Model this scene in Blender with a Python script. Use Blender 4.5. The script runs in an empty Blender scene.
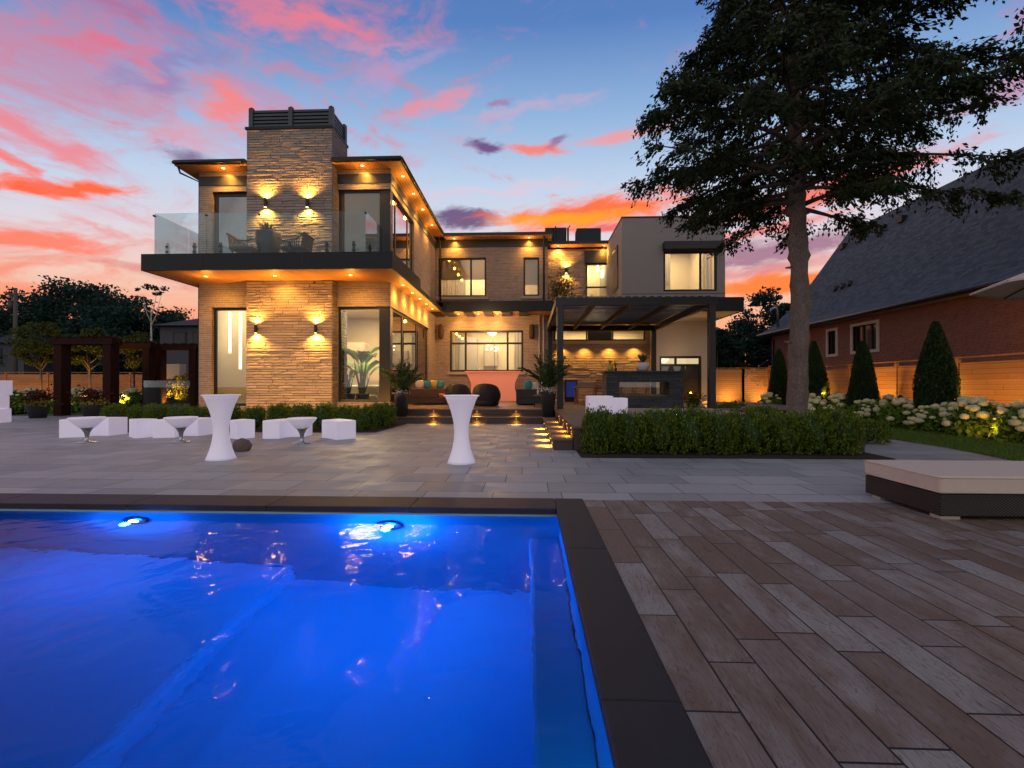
import bpy, bmesh, math, random
import numpy as np
from mathutils import Vector, Matrix
R = math.radians
random.seed(7); rng = np.random.default_rng(11)
sc = bpy.context.scene
C = sc.collection

# ------------------------------------------------------------------ camera
F = 440.0; H = 1.3; TH = R(2.08); PT = 2/440
cam = bpy.data.cameras.new('camera'); camo = bpy.data.objects.new('camera', cam); C.objects.link(camo)
cam.sensor_width = 36; cam.lens = F/1024*36; cam.clip_start = .05; cam.clip_end = 2000
camo.location = (0, 0, H); camo.rotation_euler = (R(90)+PT, 0, TH)
sc.camera = camo

def ray(px, py):
    x = (px-512)/F; z = (384-py)/F
    y2 = math.cos(PT)-z*math.sin(PT); z2 = math.sin(PT)+z*math.cos(PT)
    return (x*math.cos(TH)-y2*math.sin(TH), x*math.sin(TH)+y2*math.cos(TH), z2)
def P(px, py, Y):
    a = ray(px, py); t = Y/a[1]; return Vector((a[0]*t, Y, H+a[2]*t))
def PX(px, py, X):
    a = ray(px, py); t = X/a[0]; return Vector((X, a[1]*t, H+a[2]*t))
def G(px, py, z=0):
    a = ray(px, py); t = (z-H)/a[2]; return Vector((a[0]*t, a[1]*t, z))

# ------------------------------------------------------------------ object helpers
ORG = {}
def thing(name, label, cat, loc=(0, 0, 0), group=None):
    o = bpy.data.objects.new(name, None); C.objects.link(o)
    o.empty_display_size = .2; o.location = loc; o['label'] = label; o['category'] = cat
    if group: o['group'] = group
    ORG[o.name] = Vector(loc); return o
def tag(o, label, cat, group=None):
    o['label'] = label; o['category'] = cat
    if group: o['group'] = group
    return o
def copy_tree(o, parent=None):
    c = o.copy(); C.objects.link(c)
    if parent: c.parent = parent
    for ch in list(o.children): copy_tree(ch, c)
    return c

class MB:
    def __init__(s): s.bm = bmesh.new()
    def box(s, x0, x1, y0, y1, z0, z1):
        v = [s.bm.verts.new(p) for p in ((x0,y0,z0),(x1,y0,z0),(x1,y1,z0),(x0,y1,z0),(x0,y0,z1),(x1,y0,z1),(x1,y1,z1),(x0,y1,z1))]
        for f in ((0,3,2,1),(4,5,6,7),(0,1,5,4),(1,2,6,5),(2,3,7,6),(3,0,4,7)): s.bm.faces.new([v[i] for i in f])
        return s
    def face(s, pts):
        s.bm.faces.new([s.bm.verts.new(p) for p in pts]); return s
    def prism(s, poly, z0, z1, taper=None):
        n = len(poly); a = [s.bm.verts.new((p[0], p[1], z0)) for p in poly]
        q = taper or poly; b = [s.bm.verts.new((p[0], p[1], z1)) for p in q]
        s.bm.faces.new(a[::-1]); s.bm.faces.new(b)
        for i in range(n): j = (i+1) % n; s.bm.faces.new((a[i], a[j], b[j], b[i]))
        return s
    def bar(s, p0, p1, w, h=None):      # rectangular bar between two points
        h = h or w; p0 = Vector(p0); p1 = Vector(p1); d = (p1-p0).normalized()
        up = Vector((0,0,1)) if abs(d.z) < .95 else Vector((0,1,0))
        a = d.cross(up).normalized()*w/2; b = a.cross(d).normalized()*h/2
        vs = [s.bm.verts.new(p+q) for p in (p0, p1) for q in (-a-b, a-b, a+b, -a+b)]
        for f in ((0,1,2,3),(7,6,5,4),(0,4,5,1),(1,5,6,2),(2,6,7,3),(3,7,4,0)): s.bm.faces.new([vs[i] for i in f])
        return s
    def tube(s, pts, rad, n=8, caps=True, smooth=True):
        pts = [Vector(p) for p in pts]; rings = []
        if not hasattr(rad, '__len__'): rad = [rad]*len(pts)
        for i, p in enumerate(pts):
            d = (pts[min(i+1, len(pts)-1)]-pts[max(i-1, 0)]).normalized()
            up = Vector((0,0,1)) if abs(d.z) < .9 else Vector((1,0,0))
            a = d.cross(up).normalized(); b = d.cross(a)
            rings.append([s.bm.verts.new(p+(a*math.cos(2*math.pi*k/n)+b*math.sin(2*math.pi*k/n))*rad[i]) for k in range(n)])
        for i in range(len(rings)-1):
            for k in range(n):
                f = s.bm.faces.new((rings[i][k], rings[i][(k+1)%n], rings[i+1][(k+1)%n], rings[i+1][k])); f.smooth = smooth
        if caps: s.bm.faces.new(rings[0][::-1]); s.bm.faces.new(rings[-1])
        return s
    def lathe(s, prof, c=(0,0,0), n=32, smooth=True, sq=None):
        rings = []
        for r, z in prof:
            rg = []
            for k in range(n):
                t = 2*math.pi*k/n; cx, sy = math.cos(t), math.sin(t)
                if sq:
                    q = (abs(cx)**sq+abs(sy)**sq)**(-1/sq); cx *= q; sy *= q
                rg.append(s.bm.verts.new((c[0]+r*cx, c[1]+r*sy, c[2]+z)))
            rings.append(rg)
        for i in range(len(rings)-1):
            for k in range(n):
                f = s.bm.faces.new((rings[i][k], rings[i][(k+1)%n], rings[i+1][(k+1)%n], rings[i+1][k])); f.smooth = smooth
        s.bm.faces.new(rings[0][::-1]); s.bm.faces.new(rings[-1]); return s
    def blob(s, c, r, sub=2, jit=.0, sz=(1,1,1)):
        g = bmesh.ops.create_icosphere(s.bm, subdivisions=sub, radius=1)
        for v in g['verts']:
            k = r*(1+random.uniform(-jit, jit)); v.co = Vector((v.co.x*k*sz[0]+c[0], v.co.y*k*sz[1]+c[1], v.co.z*k*sz[2]+c[2]))
        for v in g['verts']:
            for f in v.link_faces: f.smooth = True
        return s
    def build(s, name, mat, parent=None, bevel=0, seg=2):
        bmesh.ops.recalc_face_normals(s.bm, faces=s.bm.faces[:])
        me = bpy.data.meshes.new(name)
        o = bpy.data.objects.new(name, me); C.objects.link(o)
        org = Vector((0,0,0))
        if parent is not None:
            org = ORG.get(parent.name, Vector((0,0,0))); o.parent = parent
        ORG[o.name] = org
        if org.length: bmesh.ops.translate(s.bm, vec=-org, verts=s.bm.verts[:])
        s.bm.to_mesh(me); s.bm.free()
        me.materials.append(mat)
        if bevel:
            m = o.modifiers.new('bevel', 'BEVEL'); m.width = bevel; m.segments = seg; m.limit_method = 'ANGLE'; m.harden_normals = False
        return o
def struct(o): o['kind'] = 'structure'; return o

def leaves_mesh(name, cen, size, mat, parent=None, aspect=.5, up=0.0, extra=None, dirs=None, jit=.35):
    """many small leaf-shaped faces; cen Nx3 in world space"""
    n = len(cen); cen = np.asarray(cen, float)
    if dirs is None:
        d = rng.normal(size=(n,3)); d[:,2] += up*2
    else: d = dirs + rng.normal(size=(n,3))*jit
    d /= np.linalg.norm(d, axis=1)[:,None]
    w = np.cross(d, rng.normal(size=(n,3))); w /= np.linalg.norm(w, axis=1)[:,None]
    s = (size*rng.uniform(.65, 1.3, n))[:,None]
    nn = np.cross(d, w)
    v = np.empty((n,4,3)); v[:,0] = cen-d*s*.5; v[:,1] = cen+w*s*aspect*.5+nn*s*.08; v[:,2] = cen+d*s*.5; v[:,3] = cen-w*s*aspect*.5+nn*s*.08
    org = ORG.get(parent.name, Vector((0,0,0))) if parent is not None else Vector((0,0,0))
    v = v.reshape(-1,3)-np.array(org)
    ev = np.zeros((0,3)); ef = []
    if extra is not None:
        ev = np.array([tuple(x.co) for x in extra.bm.verts]).reshape(-1,3)-np.array(org)
        extra.bm.verts.index_update()
        ef = [[x.index+4*n for x in f.verts] for f in extra.bm.faces]; extra.bm.free()
    allv = np.vstack([v, ev]); me = bpy.data.meshes.new(name)
    me.vertices.add(len(allv)); me.vertices.foreach_set('co', allv.ravel())
    tot = [4]*n+[len(f) for f in ef]; idx = np.concatenate([np.arange(4*n)]+[np.array(f) for f in ef]) if ef else np.arange(4*n)
    me.loops.add(len(idx)); me.loops.foreach_set('vertex_index', idx.astype(np.int32))
    me.polygons.add(len(tot)); st = np.concatenate([[0], np.cumsum(tot)[:-1]])
    me.polygons.foreach_set('loop_start', st.astype(np.int32)); me.update(calc_edges=True); me.validate()
    me.materials.append(mat)
    o = bpy.data.objects.new(name, me); C.objects.link(o)
    if parent is not None: o.parent = parent
    ORG[o.name] = org
    return o

# ------------------------------------------------------------------ node helpers
class NT:
    def __init__(s, tree): s.t = tree; s.n = tree.nodes; s.l = tree.links
    def new(s, t, **k):
        nd = s.n.new(t)
        for a, b in k.items(): setattr(nd, a, b)
        return nd
    def put(s, sock, v):
        if v is None: return
        if isinstance(v, bpy.types.NodeSocket): s.l.new(v, sock)
        else:
            if hasattr(sock.default_value, '__len__'):
                if not hasattr(v, '__len__'): v = (v,)*len(sock.default_value)
                v = tuple(v)
                if len(sock.default_value) == 4 and len(v) == 3: v = v+(1,)
            sock.default_value = v
    def m(s, op, a=0, b=None, c=None, clamp=False):
        nd = s.new('ShaderNodeMath', operation=op); nd.use_clamp = clamp
        s.put(nd.inputs[0], a); s.put(nd.inputs[1], b); s.put(nd.inputs[2], c); return nd.outputs[0]
    def mix(s, f, a, b, mode='MIX'):
        nd = s.new('ShaderNodeMix', data_type='RGBA', blend_type=mode)
        s.put(nd.inputs[0], f); s.put(nd.inputs[6], a); s.put(nd.inputs[7], b); return nd.outputs[2]
    def sstep(s, v, lo, hi, a=0, b=1):
        nd = s.new('ShaderNodeMapRange', interpolation_type='SMOOTHSTEP')
        for i, x in enumerate((v, lo, hi, a, b)): s.put(nd.inputs[i], x)
        return nd.outputs[0]
    def noise(s, vec, scale, det=4, rough=.5, dist=0, col=False):
        nd = s.new('ShaderNodeTexNoise'); s.put(nd.inputs['Vector'], vec); nd.inputs['Scale'].default_value = scale
        nd.inputs['Detail'].default_value = det; nd.inputs['Roughness'].default_value = rough; nd.inputs['Distortion'].default_value = dist
        return nd.outputs['Color' if col else 'Fac']
    def sep(s, v): nd = s.new('ShaderNodeSeparateXYZ'); s.put(nd.inputs[0], v); return nd.outputs
    def comb(s, x=0, y=0, z=0):
        nd = s.new('ShaderNodeCombineXYZ'); s.put(nd.inputs[0], x); s.put(nd.inputs[1], y); s.put(nd.inputs[2], z); return nd.outputs[0]
    def ramp(s, f, stops, interp='LINEAR'):
        nd = s.new('ShaderNodeValToRGB'); nd.color_ramp.interpolation = interp; s.put(nd.inputs[0], f)
        e = nd.color_ramp.elements
        while len(e) < len(stops): e.new(.5)
        for k, (p, c) in enumerate(stops):
            e[k].position = p; e[k].color = (c if hasattr(c, '__len__') else (c,)*3)[:3]+(1,) if hasattr(c, '__len__') else (c,c,c,1)
        return nd.outputs[0]
    def bump(s, h, strength=.3, dist=.01):
        nd = s.new('ShaderNodeBump'); nd.inputs['Strength'].default_value = strength; nd.inputs['Distance'].default_value = dist
        s.put(nd.inputs['Height'], h); return nd.outputs[0]

def lin(r, g, b):
    f = lambda c: (c/255/12.92 if c/255 <= .04045 else ((c/255+.055)/1.055)**2.4); return (f(r), f(g), f(b))

def mat(name, col=(.5,.5,.5), rough=.6, metal=0, emit=None, es=0, fn=None, var=.0, vs=3, spec=.5):
    m = bpy.data.materials.new(name); m.use_nodes = True; T = NT(m.node_tree)
    b = m.node_tree.nodes['Principled BSDF']
    b.inputs['Roughness'].default_value = rough; b.inputs['Metallic'].default_value = metal; b.inputs['Specular IOR Level'].default_value = spec
    T.put(b.inputs['Base Color'], col)
    if emit: T.put(b.inputs['Emission Color'], emit); b.inputs['Emission Strength'].default_value = es
    tc = T.new('ShaderNodeTexCoord').outputs['Object']
    if var:
        nz = T.noise(tc, vs, 5, .6); T.put(b.inputs['Base Color'], T.mix(nz, tuple(c*(1-var) for c in col), tuple(min(1, c*(1+var)) for c in col)))
        T.put(b.inputs['Normal'], T.bump(T.noise(tc, vs*14, 4, .6), .15, .01))
    if fn: fn(T, b, T.new('ShaderNodeNewGeometry').outputs['Position'])
    return m

def tiles(T, u, v, w, l, gap, rnd_off=1.0):
    """u across (course width w), v along (unit length l); returns id colour vector noise sockets (val, val2), mortar mask"""
    uc = T.m('DIVIDE', u, w); row = T.m('FLOOR', uc); fu = T.m('FRACT', uc)
    wn = T.new('ShaderNodeTexWhiteNoise', noise_dimensions='1D'); T.put(wn.inputs['W'], row)
    vc = T.m('ADD', T.m('DIVIDE', v, l), T.m('MULTIPLY', wn.outputs[0], rnd_off) if rnd_off != .5 else T.m('MULTIPLY', row, .5))
    cell = T.m('FLOOR', vc); fv = T.m('FRACT', vc)
    w2 = T.new('ShaderNodeTexWhiteNoise', noise_dimensions='2D'); T.put(w2.inputs['Vector'], T.comb(row, cell, 0))
    eu = T.m('MULTIPLY', T.m('MINIMUM', fu, T.m('SUBTRACT', 1, fu)), w)
    ev = T.m('MULTIPLY', T.m('MINIMUM', fv, T.m('SUBTRACT', 1, fv)), l)
    edge = T.m('MINIMUM', eu, ev)
    mask = T.sstep(edge, gap*.5, gap*1.1, 1, 0)
    return w2.outputs[0], w2.outputs[1], mask, edge

def brick_fn(w, l, gap, c1, c2, cm, bump=.4, rough_face=False):
    def fn(T, b, pos):
        s = T.sep(pos); u = s[2]; v = T.m('ADD', s[0], s[1])
        if rough_face:
            u = T.m('ADD', u, T.m('MULTIPLY', T.m('SUBTRACT', T.noise(pos, 1.3, 2), .5), .02))
        r1, rc, mask, e = tiles(T, u, v, w, l, gap)
        n = T.noise(T.comb(T.m('MULTIPLY', v, 1.0), T.m('MULTIPLY', s[2], 2.5), 0), 3.5, 6, .65)
        col = T.mix(T.m('ADD', T.m('MULTIPLY', r1, .6), T.m('MULTIPLY', n, .4)), c1, c2)
        big = T.noise(pos, .35, 3); col = T.mix(T.m('MULTIPLY', big, .35), col, tuple(x*.6 for x in c1))
        T.put(b.inputs['Base Color'], T.mix(T.m('MULTIPLY', mask, .85), col, cm))
        n2 = T.noise(T.comb(v, T.m('MULTIPLY', s[2], 2.2), 0), 9 if rough_face else 22, 5, .6)
        h = T.m('MULTIPLY', T.m('SUBTRACT', 1, mask), T.m('ADD', T.m('MULTIPLY', r1, .9 if rough_face else .25), T.m('MULTIPLY', n2, 1.2 if rough_face else .35)))
        h = T.m('ADD', h, T.m('MULTIPLY', T.m('SUBTRACT', 1, mask), .5))
        T.put(b.inputs['Normal'], T.bump(h, bump, .14 if rough_face else .015))
    return fn

M = {}
M['brick'] = mat('linear brick', rough=.85, fn=brick_fn(.085, .42, .010, (.23,.17,.14), (.40,.31,.255), (.46,.40,.35), .5))
def ledge_fn(T, b, pos):
    s = T.sep(pos); v = T.m('ADD', s[0], s[1])
    z = T.m('ADD', s[2], T.m('ADD', T.m('MULTIPLY', T.m('SUBTRACT', T.noise(T.comb(0, 0, s[2]), 1.7, 2), .5), .5), T.m('MULTIPLY', T.m('SUBTRACT', T.noise(pos, 2.2, 3), .5), .03)))
    r1, rc, mask, e = tiles(T, z, v, .115, .80, .022)
    ch = T.noise(T.comb(v, T.m('MULTIPLY', s[2], 3.2), T.m('MULTIPLY', r1, 4)), 5.5, 6, .68)
    fine = T.noise(pos, 26, 4, .7); rid = T.noise(T.comb(T.m('MULTIPLY', v, .7), T.m('MULTIPLY', s[2], 9), 0), 2.4, 4, .6)
    col = T.mix(T.m('ADD', T.m('MULTIPLY', r1, .45), T.m('MULTIPLY', ch, .6)), (.24,.19,.17), (.47,.39,.345))
    T.put(b.inputs['Base Color'], T.mix(T.m('MULTIPLY', mask, .40), col, (.14,.105,.09)))
    h = T.m('ADD', T.m('MULTIPLY', T.m('SUBTRACT', 1, mask), .35), T.m('ADD', T.m('MULTIPLY', ch, .9), T.m('ADD', T.m('MULTIPLY', rid, .9), T.m('MULTIPLY', fine, .12))))
    T.put(b.inputs['Normal'], T.bump(T.m('ADD', h, T.m('MULTIPLY', r1, .35)), 1.0, .12))
M['stone'] = mat('split stone', rough=.9, fn=ledge_fn)
def block_fn(T, b, pos):
    ri = T.new('ShaderNodeNewGeometry').outputs['Random Per Island']; s = T.sep(pos)
    n = T.noise(T.comb(s[0], s[1], T.m('MULTIPLY', s[2], 2.5)), 6, 6, .7); f = T.noise(pos, 40, 4, .7)
    T.put(b.inputs['Base Color'], T.mix(T.m('ADD', T.m('MULTIPLY', ri, .55), T.m('MULTIPLY', n, .5)), (.25,.20,.175), (.46,.38,.335)))
    T.put(b.inputs['Normal'], T.bump(T.m('ADD', n, T.m('MULTIPLY', f, .3)), .8, .03))
M['stoneblock'] = mat('split faced stone blocks', rough=.92, fn=block_fn)
M['stoneback'] = mat('stone joints', (.06,.048,.04), .95, var=.2)
M['red_brick'] = mat('red brick', rough=.9, fn=brick_fn(.075, .22, .010, (.17,.055,.036), (.30,.105,.07), (.24,.16,.13), .4))
M['dark'] = mat('charcoal metal', (.010,.013,.017), .5, .0, spec=.3)
M['frame'] = mat('black aluminium', (.018,.018,.02), .4, .2)
M['louver'] = mat('slate louvre', (.05,.065,.075), .5, .2)
M['pergola'] = mat('pergola grey', (.035,.035,.038), .5, .2)
M['stucco'] = mat('grey stucco', (.30,.28,.275), .9, var=.08, vs=2)
M['cream'] = mat('cream stucco', (.55,.49,.42), .9, var=.05, vs=2)
M['sill'] = mat('limestone sill', (.42,.36,.31), .8, var=.1)
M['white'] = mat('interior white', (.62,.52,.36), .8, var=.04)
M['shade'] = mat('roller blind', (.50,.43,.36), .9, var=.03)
M['floorwood'] = mat('interior floor', (.30,.2,.12), .4, var=.2)
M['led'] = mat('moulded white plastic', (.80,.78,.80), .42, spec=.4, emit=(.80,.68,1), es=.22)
M['chrome'] = mat('brushed chrome', (.45,.45,.46), .22, 1)
M['coping'] = mat('dark basalt coping', rough=.6, fn=lambda T, b, p: (
    T.put(b.inputs['Base Color'], T.mix(T.noise(p, 5, 6, .7), (.010,.009,.010), (.026,.023,.025))), T.put(b.inputs['Normal'], T.bump(T.noise(p, 260, 3, .7), .25, .004))))
M['mulch'] = mat('dark mulch', rough=1, fn=lambda T, b, p: (
    T.put(b.inputs['Base Color'], T.mix(T.noise(p, 30, 5, .7), (.012,.008,.006), (.05,.032,.022))), T.put(b.inputs['Normal'], T.bump(T.noise(p, 45, 4, .7), 1, .03))))
M['soil'] = mat('ground', rough=1, fn=lambda T, b, p: (
    T.put(b.inputs['Base Color'], T.mix(T.noise(p, 3, 5, .7), (.02,.03,.012), (.05,.06,.03))), T.put(b.inputs['Normal'], T.bump(T.noise(p, 45, 4, .7), .7, .03))))
M['turf'] = mat('turf soil', rough=1, fn=lambda T, b, p: T.put(b.inputs['Base Color'], T.mix(T.noise(p, 9, 6, .7), (.03,.06,.012), (.07,.12,.03))))

def paver_fn(T, b, p):
    s = T.sep(p); r1, rc, mask, e = tiles(T, s[1], s[0], .54, .82, .006)
    n = T.noise(p, 2.2, 6, .6); n2 = T.noise(T.comb(T.m('MULTIPLY', s[0], 1), T.m('MULTIPLY', s[1], 6), 0), 3, 5, .6)
    c = T.mix(T.m('ADD', T.m('MULTIPLY', r1, .5), T.m('MULTIPLY', n, .5)), (.24,.235,.235), (.52,.51,.51))
    c = T.mix(T.m('MULTIPLY', n2, .35), c, (.14,.13,.135))
    T.put(b.inputs['Base Color'], T.mix(mask, c, (.035,.035,.04)))
    T.put(b.inputs['Roughness'], T.sstep(n, .3, .7, .42, .68))
    T.put(b.inputs['Normal'], T.bump(T.m('ADD', T.m('MULTIPLY', T.m('SUBTRACT', 1, mask), .8), T.m('MULTIPLY', T.noise(p, 60, 4, .6), .12)), .5, .008))
M['paver'] = mat('grey porcelain paver', rough=.5, fn=paver_fn)
def plank_fn(T, b, p):
    s = T.sep(p); x = T.m('SUBTRACT', s[0], .625)
    r1, rc, mask, e = tiles(T, x, s[1], .222, .74, .006)
    rs = T.sep(rc)
    gv = T.comb(T.m('ADD', T.m('MULTIPLY', s[0], 11), T.m('MULTIPLY', rs[0], 50)), T.m('ADD', T.m('MULTIPLY', s[1], 1.1), T.m('MULTIPLY', rs[1], 30)), 0)
    wv = T.noise(gv, 1.3, 4, .55, 1.2); grain = T.m('ABSOLUTE', T.m('SINE', T.m('MULTIPLY', wv, 38)))
    fine = T.noise(T.comb(T.m('MULTIPLY', s[0], 130), T.m('MULTIPLY', s[1], 5), rs[0]), 1, 5, .7)
    patch = T.noise(T.comb(T.m('MULTIPLY', s[0], 2.4), T.m('ADD', s[1], T.m('MULTIPLY', r1, 17)), 0), 2.2, 4, .6)
    brown = T.mix(fine, (.10,.060,.040), (.25,.16,.112)); grey = T.mix(fine, (.18,.155,.14), (.42,.375,.34))
    k = T.sstep(T.m('ADD', T.m('MULTIPLY', r1, .50), T.m('MULTIPLY', patch, 1.15)), .62, 1.12)
    c = T.mix(k, brown, grey)
    c = T.mix(T.m('MULTIPLY', T.sstep(grain, .0, .55, 1, 0), .62), c, (.055,.036,.028))
    st_ = T.noise(T.comb(T.m('MULTIPLY', s[0], 1.6), T.m('ADD', T.m('MULTIPLY', s[1], .8), T.m('MULTIPLY', r1, 9)), 0), 1.6, 5, .65); c = T.mix(T.m('MULTIPLY', T.sstep(rs[2], .5, 1), .45), c, (.13,.068,.042)); c = T.mix(T.sstep(st_, .55, .75, 0, .45), c, (.07,.055,.048))
    T.put(b.inputs['Base Color'], T.mix(mask, c, (.006,.005,.005)))
    T.put(b.inputs['Roughness'], T.m('ADD', .42, T.m('MULTIPLY', fine, .25)))
    h = T.m('ADD', T.m('MULTIPLY', T.m('SUBTRACT', 1, mask), 1.5), T.m('ADD', T.m('MULTIPLY', fine, .35), T.m('MULTIPLY', grain, .12)))
    T.put(b.inputs['Normal'], T.bump(h, .45, .004))
M['plank'] = mat('wood look porcelain plank', rough=.5, fn=plank_fn)
def board_fn(axis, w, c1, c2, gapc=(.01,.008,.006), rough=.6):
    def fn(T, b, p):
        s = T.sep(p); u = s[axis[0]]; v = s[axis[1]] if axis[1] != 3 else T.m('ADD', s[0], s[1])
        r1, rc, mask, e = tiles(T, u, v, w, 3.1, .007)
        f = T.noise(T.comb(T.m('MULTIPLY', u, 30), T.m('MULTIPLY', v, 1.2), r1), 1.5, 5, .6)
        c = T.mix(T.m('ADD', T.m('MULTIPLY', r1, .5), T.m('MULTIPLY', f, .5)), c1, c2)
        T.put(b.inputs['Base Color'], T.mix(mask, c, gapc)); b.inputs['Roughness'].default_value = rough
        T.put(b.inputs['Normal'], T.bump(T.m('ADD', T.m('SUBTRACT', 1, mask), T.m('MULTIPLY', f, .15)), .5, .008))
    return fn
M['deckboard'] = mat('composite decking', fn=board_fn((1,0), .14, (.13,.075,.05), (.24,.15,.105)))
M['riser'] = mat('deck fascia', fn=board_fn((2,3), .30, (.055,.035,.028), (.09,.06,.048)))
M['soffit'] = mat('cedar soffit', fn=board_fn((0,1), .12, (.40,.17,.055), (.58,.28,.11), rough=.55))
M['fencewood'] = mat('cedar fence', fn=board_fn((2,3), .15, (.16,.075,.035), (.30,.15,.075)))
M['gatewood'] = mat('cedar slats', fn=board_fn((2,3), .10, (.22,.12,.065), (.36,.21,.12)))
M['timber'] = mat('stained dark timber', (.030,.010,.007), .9, spec=.15, var=.4, vs=4)
def shingle_fn(T, b, p):
    s = T.sep(p); v = T.m('ADD', s[1], T.m('MULTIPLY', s[0], .0)); r1, rc, mask, e = tiles(T, s[2], v, .11, .24, .006)
    n = T.noise(p, 1.2, 5); c = T.mix(T.m('ADD', T.m('MULTIPLY', r1, .7), T.m('MULTIPLY', n, .3)), (.04,.056,.066), (.105,.135,.155))
    T.put(b.inputs['Base Color'], T.mix(mask, c, (.015,.017,.02))); T.put(b.inputs['Normal'], T.bump(T.m('ADD', T.m('SUBTRACT', 1, mask), r1), .6, .02))
M['shingle'] = mat('asphalt shingle', rough=.9, fn=shingle_fn)
M['slate'] = mat('ledgestone', rough=.7, fn=brick_fn(.10, .45, .006, (.035,.04,.05), (.10,.11,.13), (.01,.01,.012), .7, True))
M['granite'] = mat('granite cap', (.03,.03,.033), .35, var=.3, vs=20)
def translucent(m, f=.5, col=(.6,.52,.44)):
    T = NT(m.node_tree); t = T.new('ShaderNodeBsdfTranslucent'); T.put(t.inputs[0], col); mx = T.new('ShaderNodeMixShader'); mx.inputs[0].default_value = f
    T.l.new(T.n['Principled BSDF'].outputs[0], mx.inputs[1]); T.l.new(t.outputs[0], mx.inputs[2]); T.l.new(mx.outputs[0], T.n['Material Output'].inputs[0])
translucent(M['shade'])
def wicker(c):
    def fn(T, b, p):
        s = T.sep(p); u = T.m('MULTIPLY', T.m('ADD', s[0], s[1]), 170); v = T.m('MULTIPLY', s[2], 240)
        h = T.m('MULTIPLY', T.m('SINE', u), T.m('SINE', v)); f = T.sstep(h, -.6, .7)
        T.put(b.inputs['Base Color'], T.mix(f, tuple(x*.35 for x in c), c)); T.put(b.inputs['Normal'], T.bump(h, .7, .006))
    return fn
M['wicker_black'] = mat('black wicker', rough=.45, fn=wicker((.022,.016,.014)))
M['wicker_brown'] = mat('brown wicker', rough=.6, fn=wicker((.13,.07,.045)))
M['wicker_grey'] = mat('grey wicker', rough=.6, fn=wicker((.06,.055,.06)))
def fab(n, c): return mat(n, c, .9, var=.07, vs=12)
M['cushion'] = fab('oatmeal cushion', (.60,.49,.42)); M['teal'] = fab('teal fabric', (.05,.22,.24)); M['yellow'] = fab('mustard fabric', (.5,.33,.08))
M['ivory'] = fab('ivory fabric', (.6,.52,.45)); M['coral'] = fab('coral fabric', (.55,.13,.06)); M['pinkf'] = fab('rose fabric', (.45,.2,.2))
M['pot'] = mat('charcoal planter', (.03,.03,.034), .5, var=.15); M['potwhite'] = mat('white ceramic', (.6,.6,.6), .35, var=.05)
M['potyellow'] = mat('lime ceramic', (.35,.33,.04), .35, var=.1); M['rock'] = mat('brown fieldstone', (.16,.115,.085), .9, var=.5, vs=6)
def bark_fn(T, b, p):
    s = T.sep(p); q = T.comb(T.m('MULTIPLY', s[0], 1), T.m('MULTIPLY', s[1], 1), T.m('MULTIPLY', s[2], .55)); v = T.new('ShaderNodeTexVoronoi', feature='DISTANCE_TO_EDGE'); T.put(v.inputs['Vector'], T.comb(T.m('ADD', s[0], T.m('MULTIPLY', T.noise(p, 9, 3), .12)), s[1], T.m('MULTIPLY', s[2], .35))); v.inputs['Scale'].default_value = 24
    crack = T.sstep(v.outputs[0], .0, .16, 0, 1); n = T.noise(q, 5, 6, .7)
    c = T.mix(n, (.10,.075,.065), (.38,.31,.275)); T.put(b.inputs['Base Color'], T.mix(T.m('ADD', .62, T.m('MULTIPLY', crack, .38)), (.05,.036,.03), c))
    T.put(b.inputs['Normal'], T.bump(T.m('ADD', T.m('MULTIPLY', crack, .35), T.noise(p, 22, 6, .7)), 1, .04))
M['bark'] = mat('conifer bark', rough=.95, fn=bark_fn)
M['bark2'] = mat('grey bark', (.10,.08,.07), .95, var=.4, vs=8); M['birch'] = mat('pale birch bark', (.45,.42,.40), .8, var=.3, vs=6)
M['wood'] = mat('teak', (.22,.10,.05), .5, var=.3, vs=8)
def leafmat(name, c1, c2, c3=None, tr=.25, rough=.6):
    m = bpy.data.materials.new(name); m.use_nodes = True; T = NT(m.node_tree); b = T.n['Principled BSDF']
    ri = T.new('ShaderNodeNewGeometry').outputs['Random Per Island']
    pos = T.new('ShaderNodeNewGeometry').outputs['Position']
    k = T.m('ADD', T.m('MULTIPLY', ri, .6), T.m('MULTIPLY', T.noise(pos, 2.5, 3), .4))
    c = T.ramp(k, [(.15, c1), (.85, c2)] if c3 is None else [(.1, c1), (.6, c2), (.95, c3)])
    T.put(b.inputs['Base Color'], c); b.inputs['Roughness'].default_value = rough; b.inputs['Specular IOR Level'].default_value = .12
    t = T.new('ShaderNodeBsdfTranslucent'); T.put(t.inputs[0], c); mx = T.new('ShaderNodeMixShader'); mx.inputs[0].default_value = tr
    T.l.new(b.outputs[0], mx.inputs[1]); T.l.new(t.outputs[0], mx.inputs[2]); T.l.new(mx.outputs[0], T.n['Material Output'].inputs[0]); return m
M['leaf_con'] = leafmat('spruce needles', (.014,.028,.012), (.05,.075,.028), tr=.15)
M['leaf_box'] = leafmat('boxwood leaf', (.032,.07,.010), (.21,.29,.032))
M['leaf_arb'] = leafmat('arborvitae leaf', (.014,.035,.014), (.045,.085,.03), tr=.1)
M['leaf_oak'] = leafmat('broad leaf', (.010,.025,.015), (.035,.06,.03), tr=.15)
M['leaf_far'] = leafmat('distant leaf', (.012,.035,.03), (.03,.07,.05), tr=.15)
M['leaf_orn'] = leafmat('small tree leaf', (.04,.06,.015), (.12,.14,.035), tr=.35)
M['leaf_hyd'] = leafmat('hydrangea leaf', (.06,.14,.02), (.22,.34,.05))
M['leaf_palm'] = leafmat('palm leaf', (.04,.07,.025), (.10,.15,.06))
M['leaf_ban'] = leafmat('banana leaf', (.05,.12,.02), (.12,.25,.03))
M['leaf_red'] = leafmat('dark red leaf', (.05,.012,.012), (.12,.03,.02))
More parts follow.
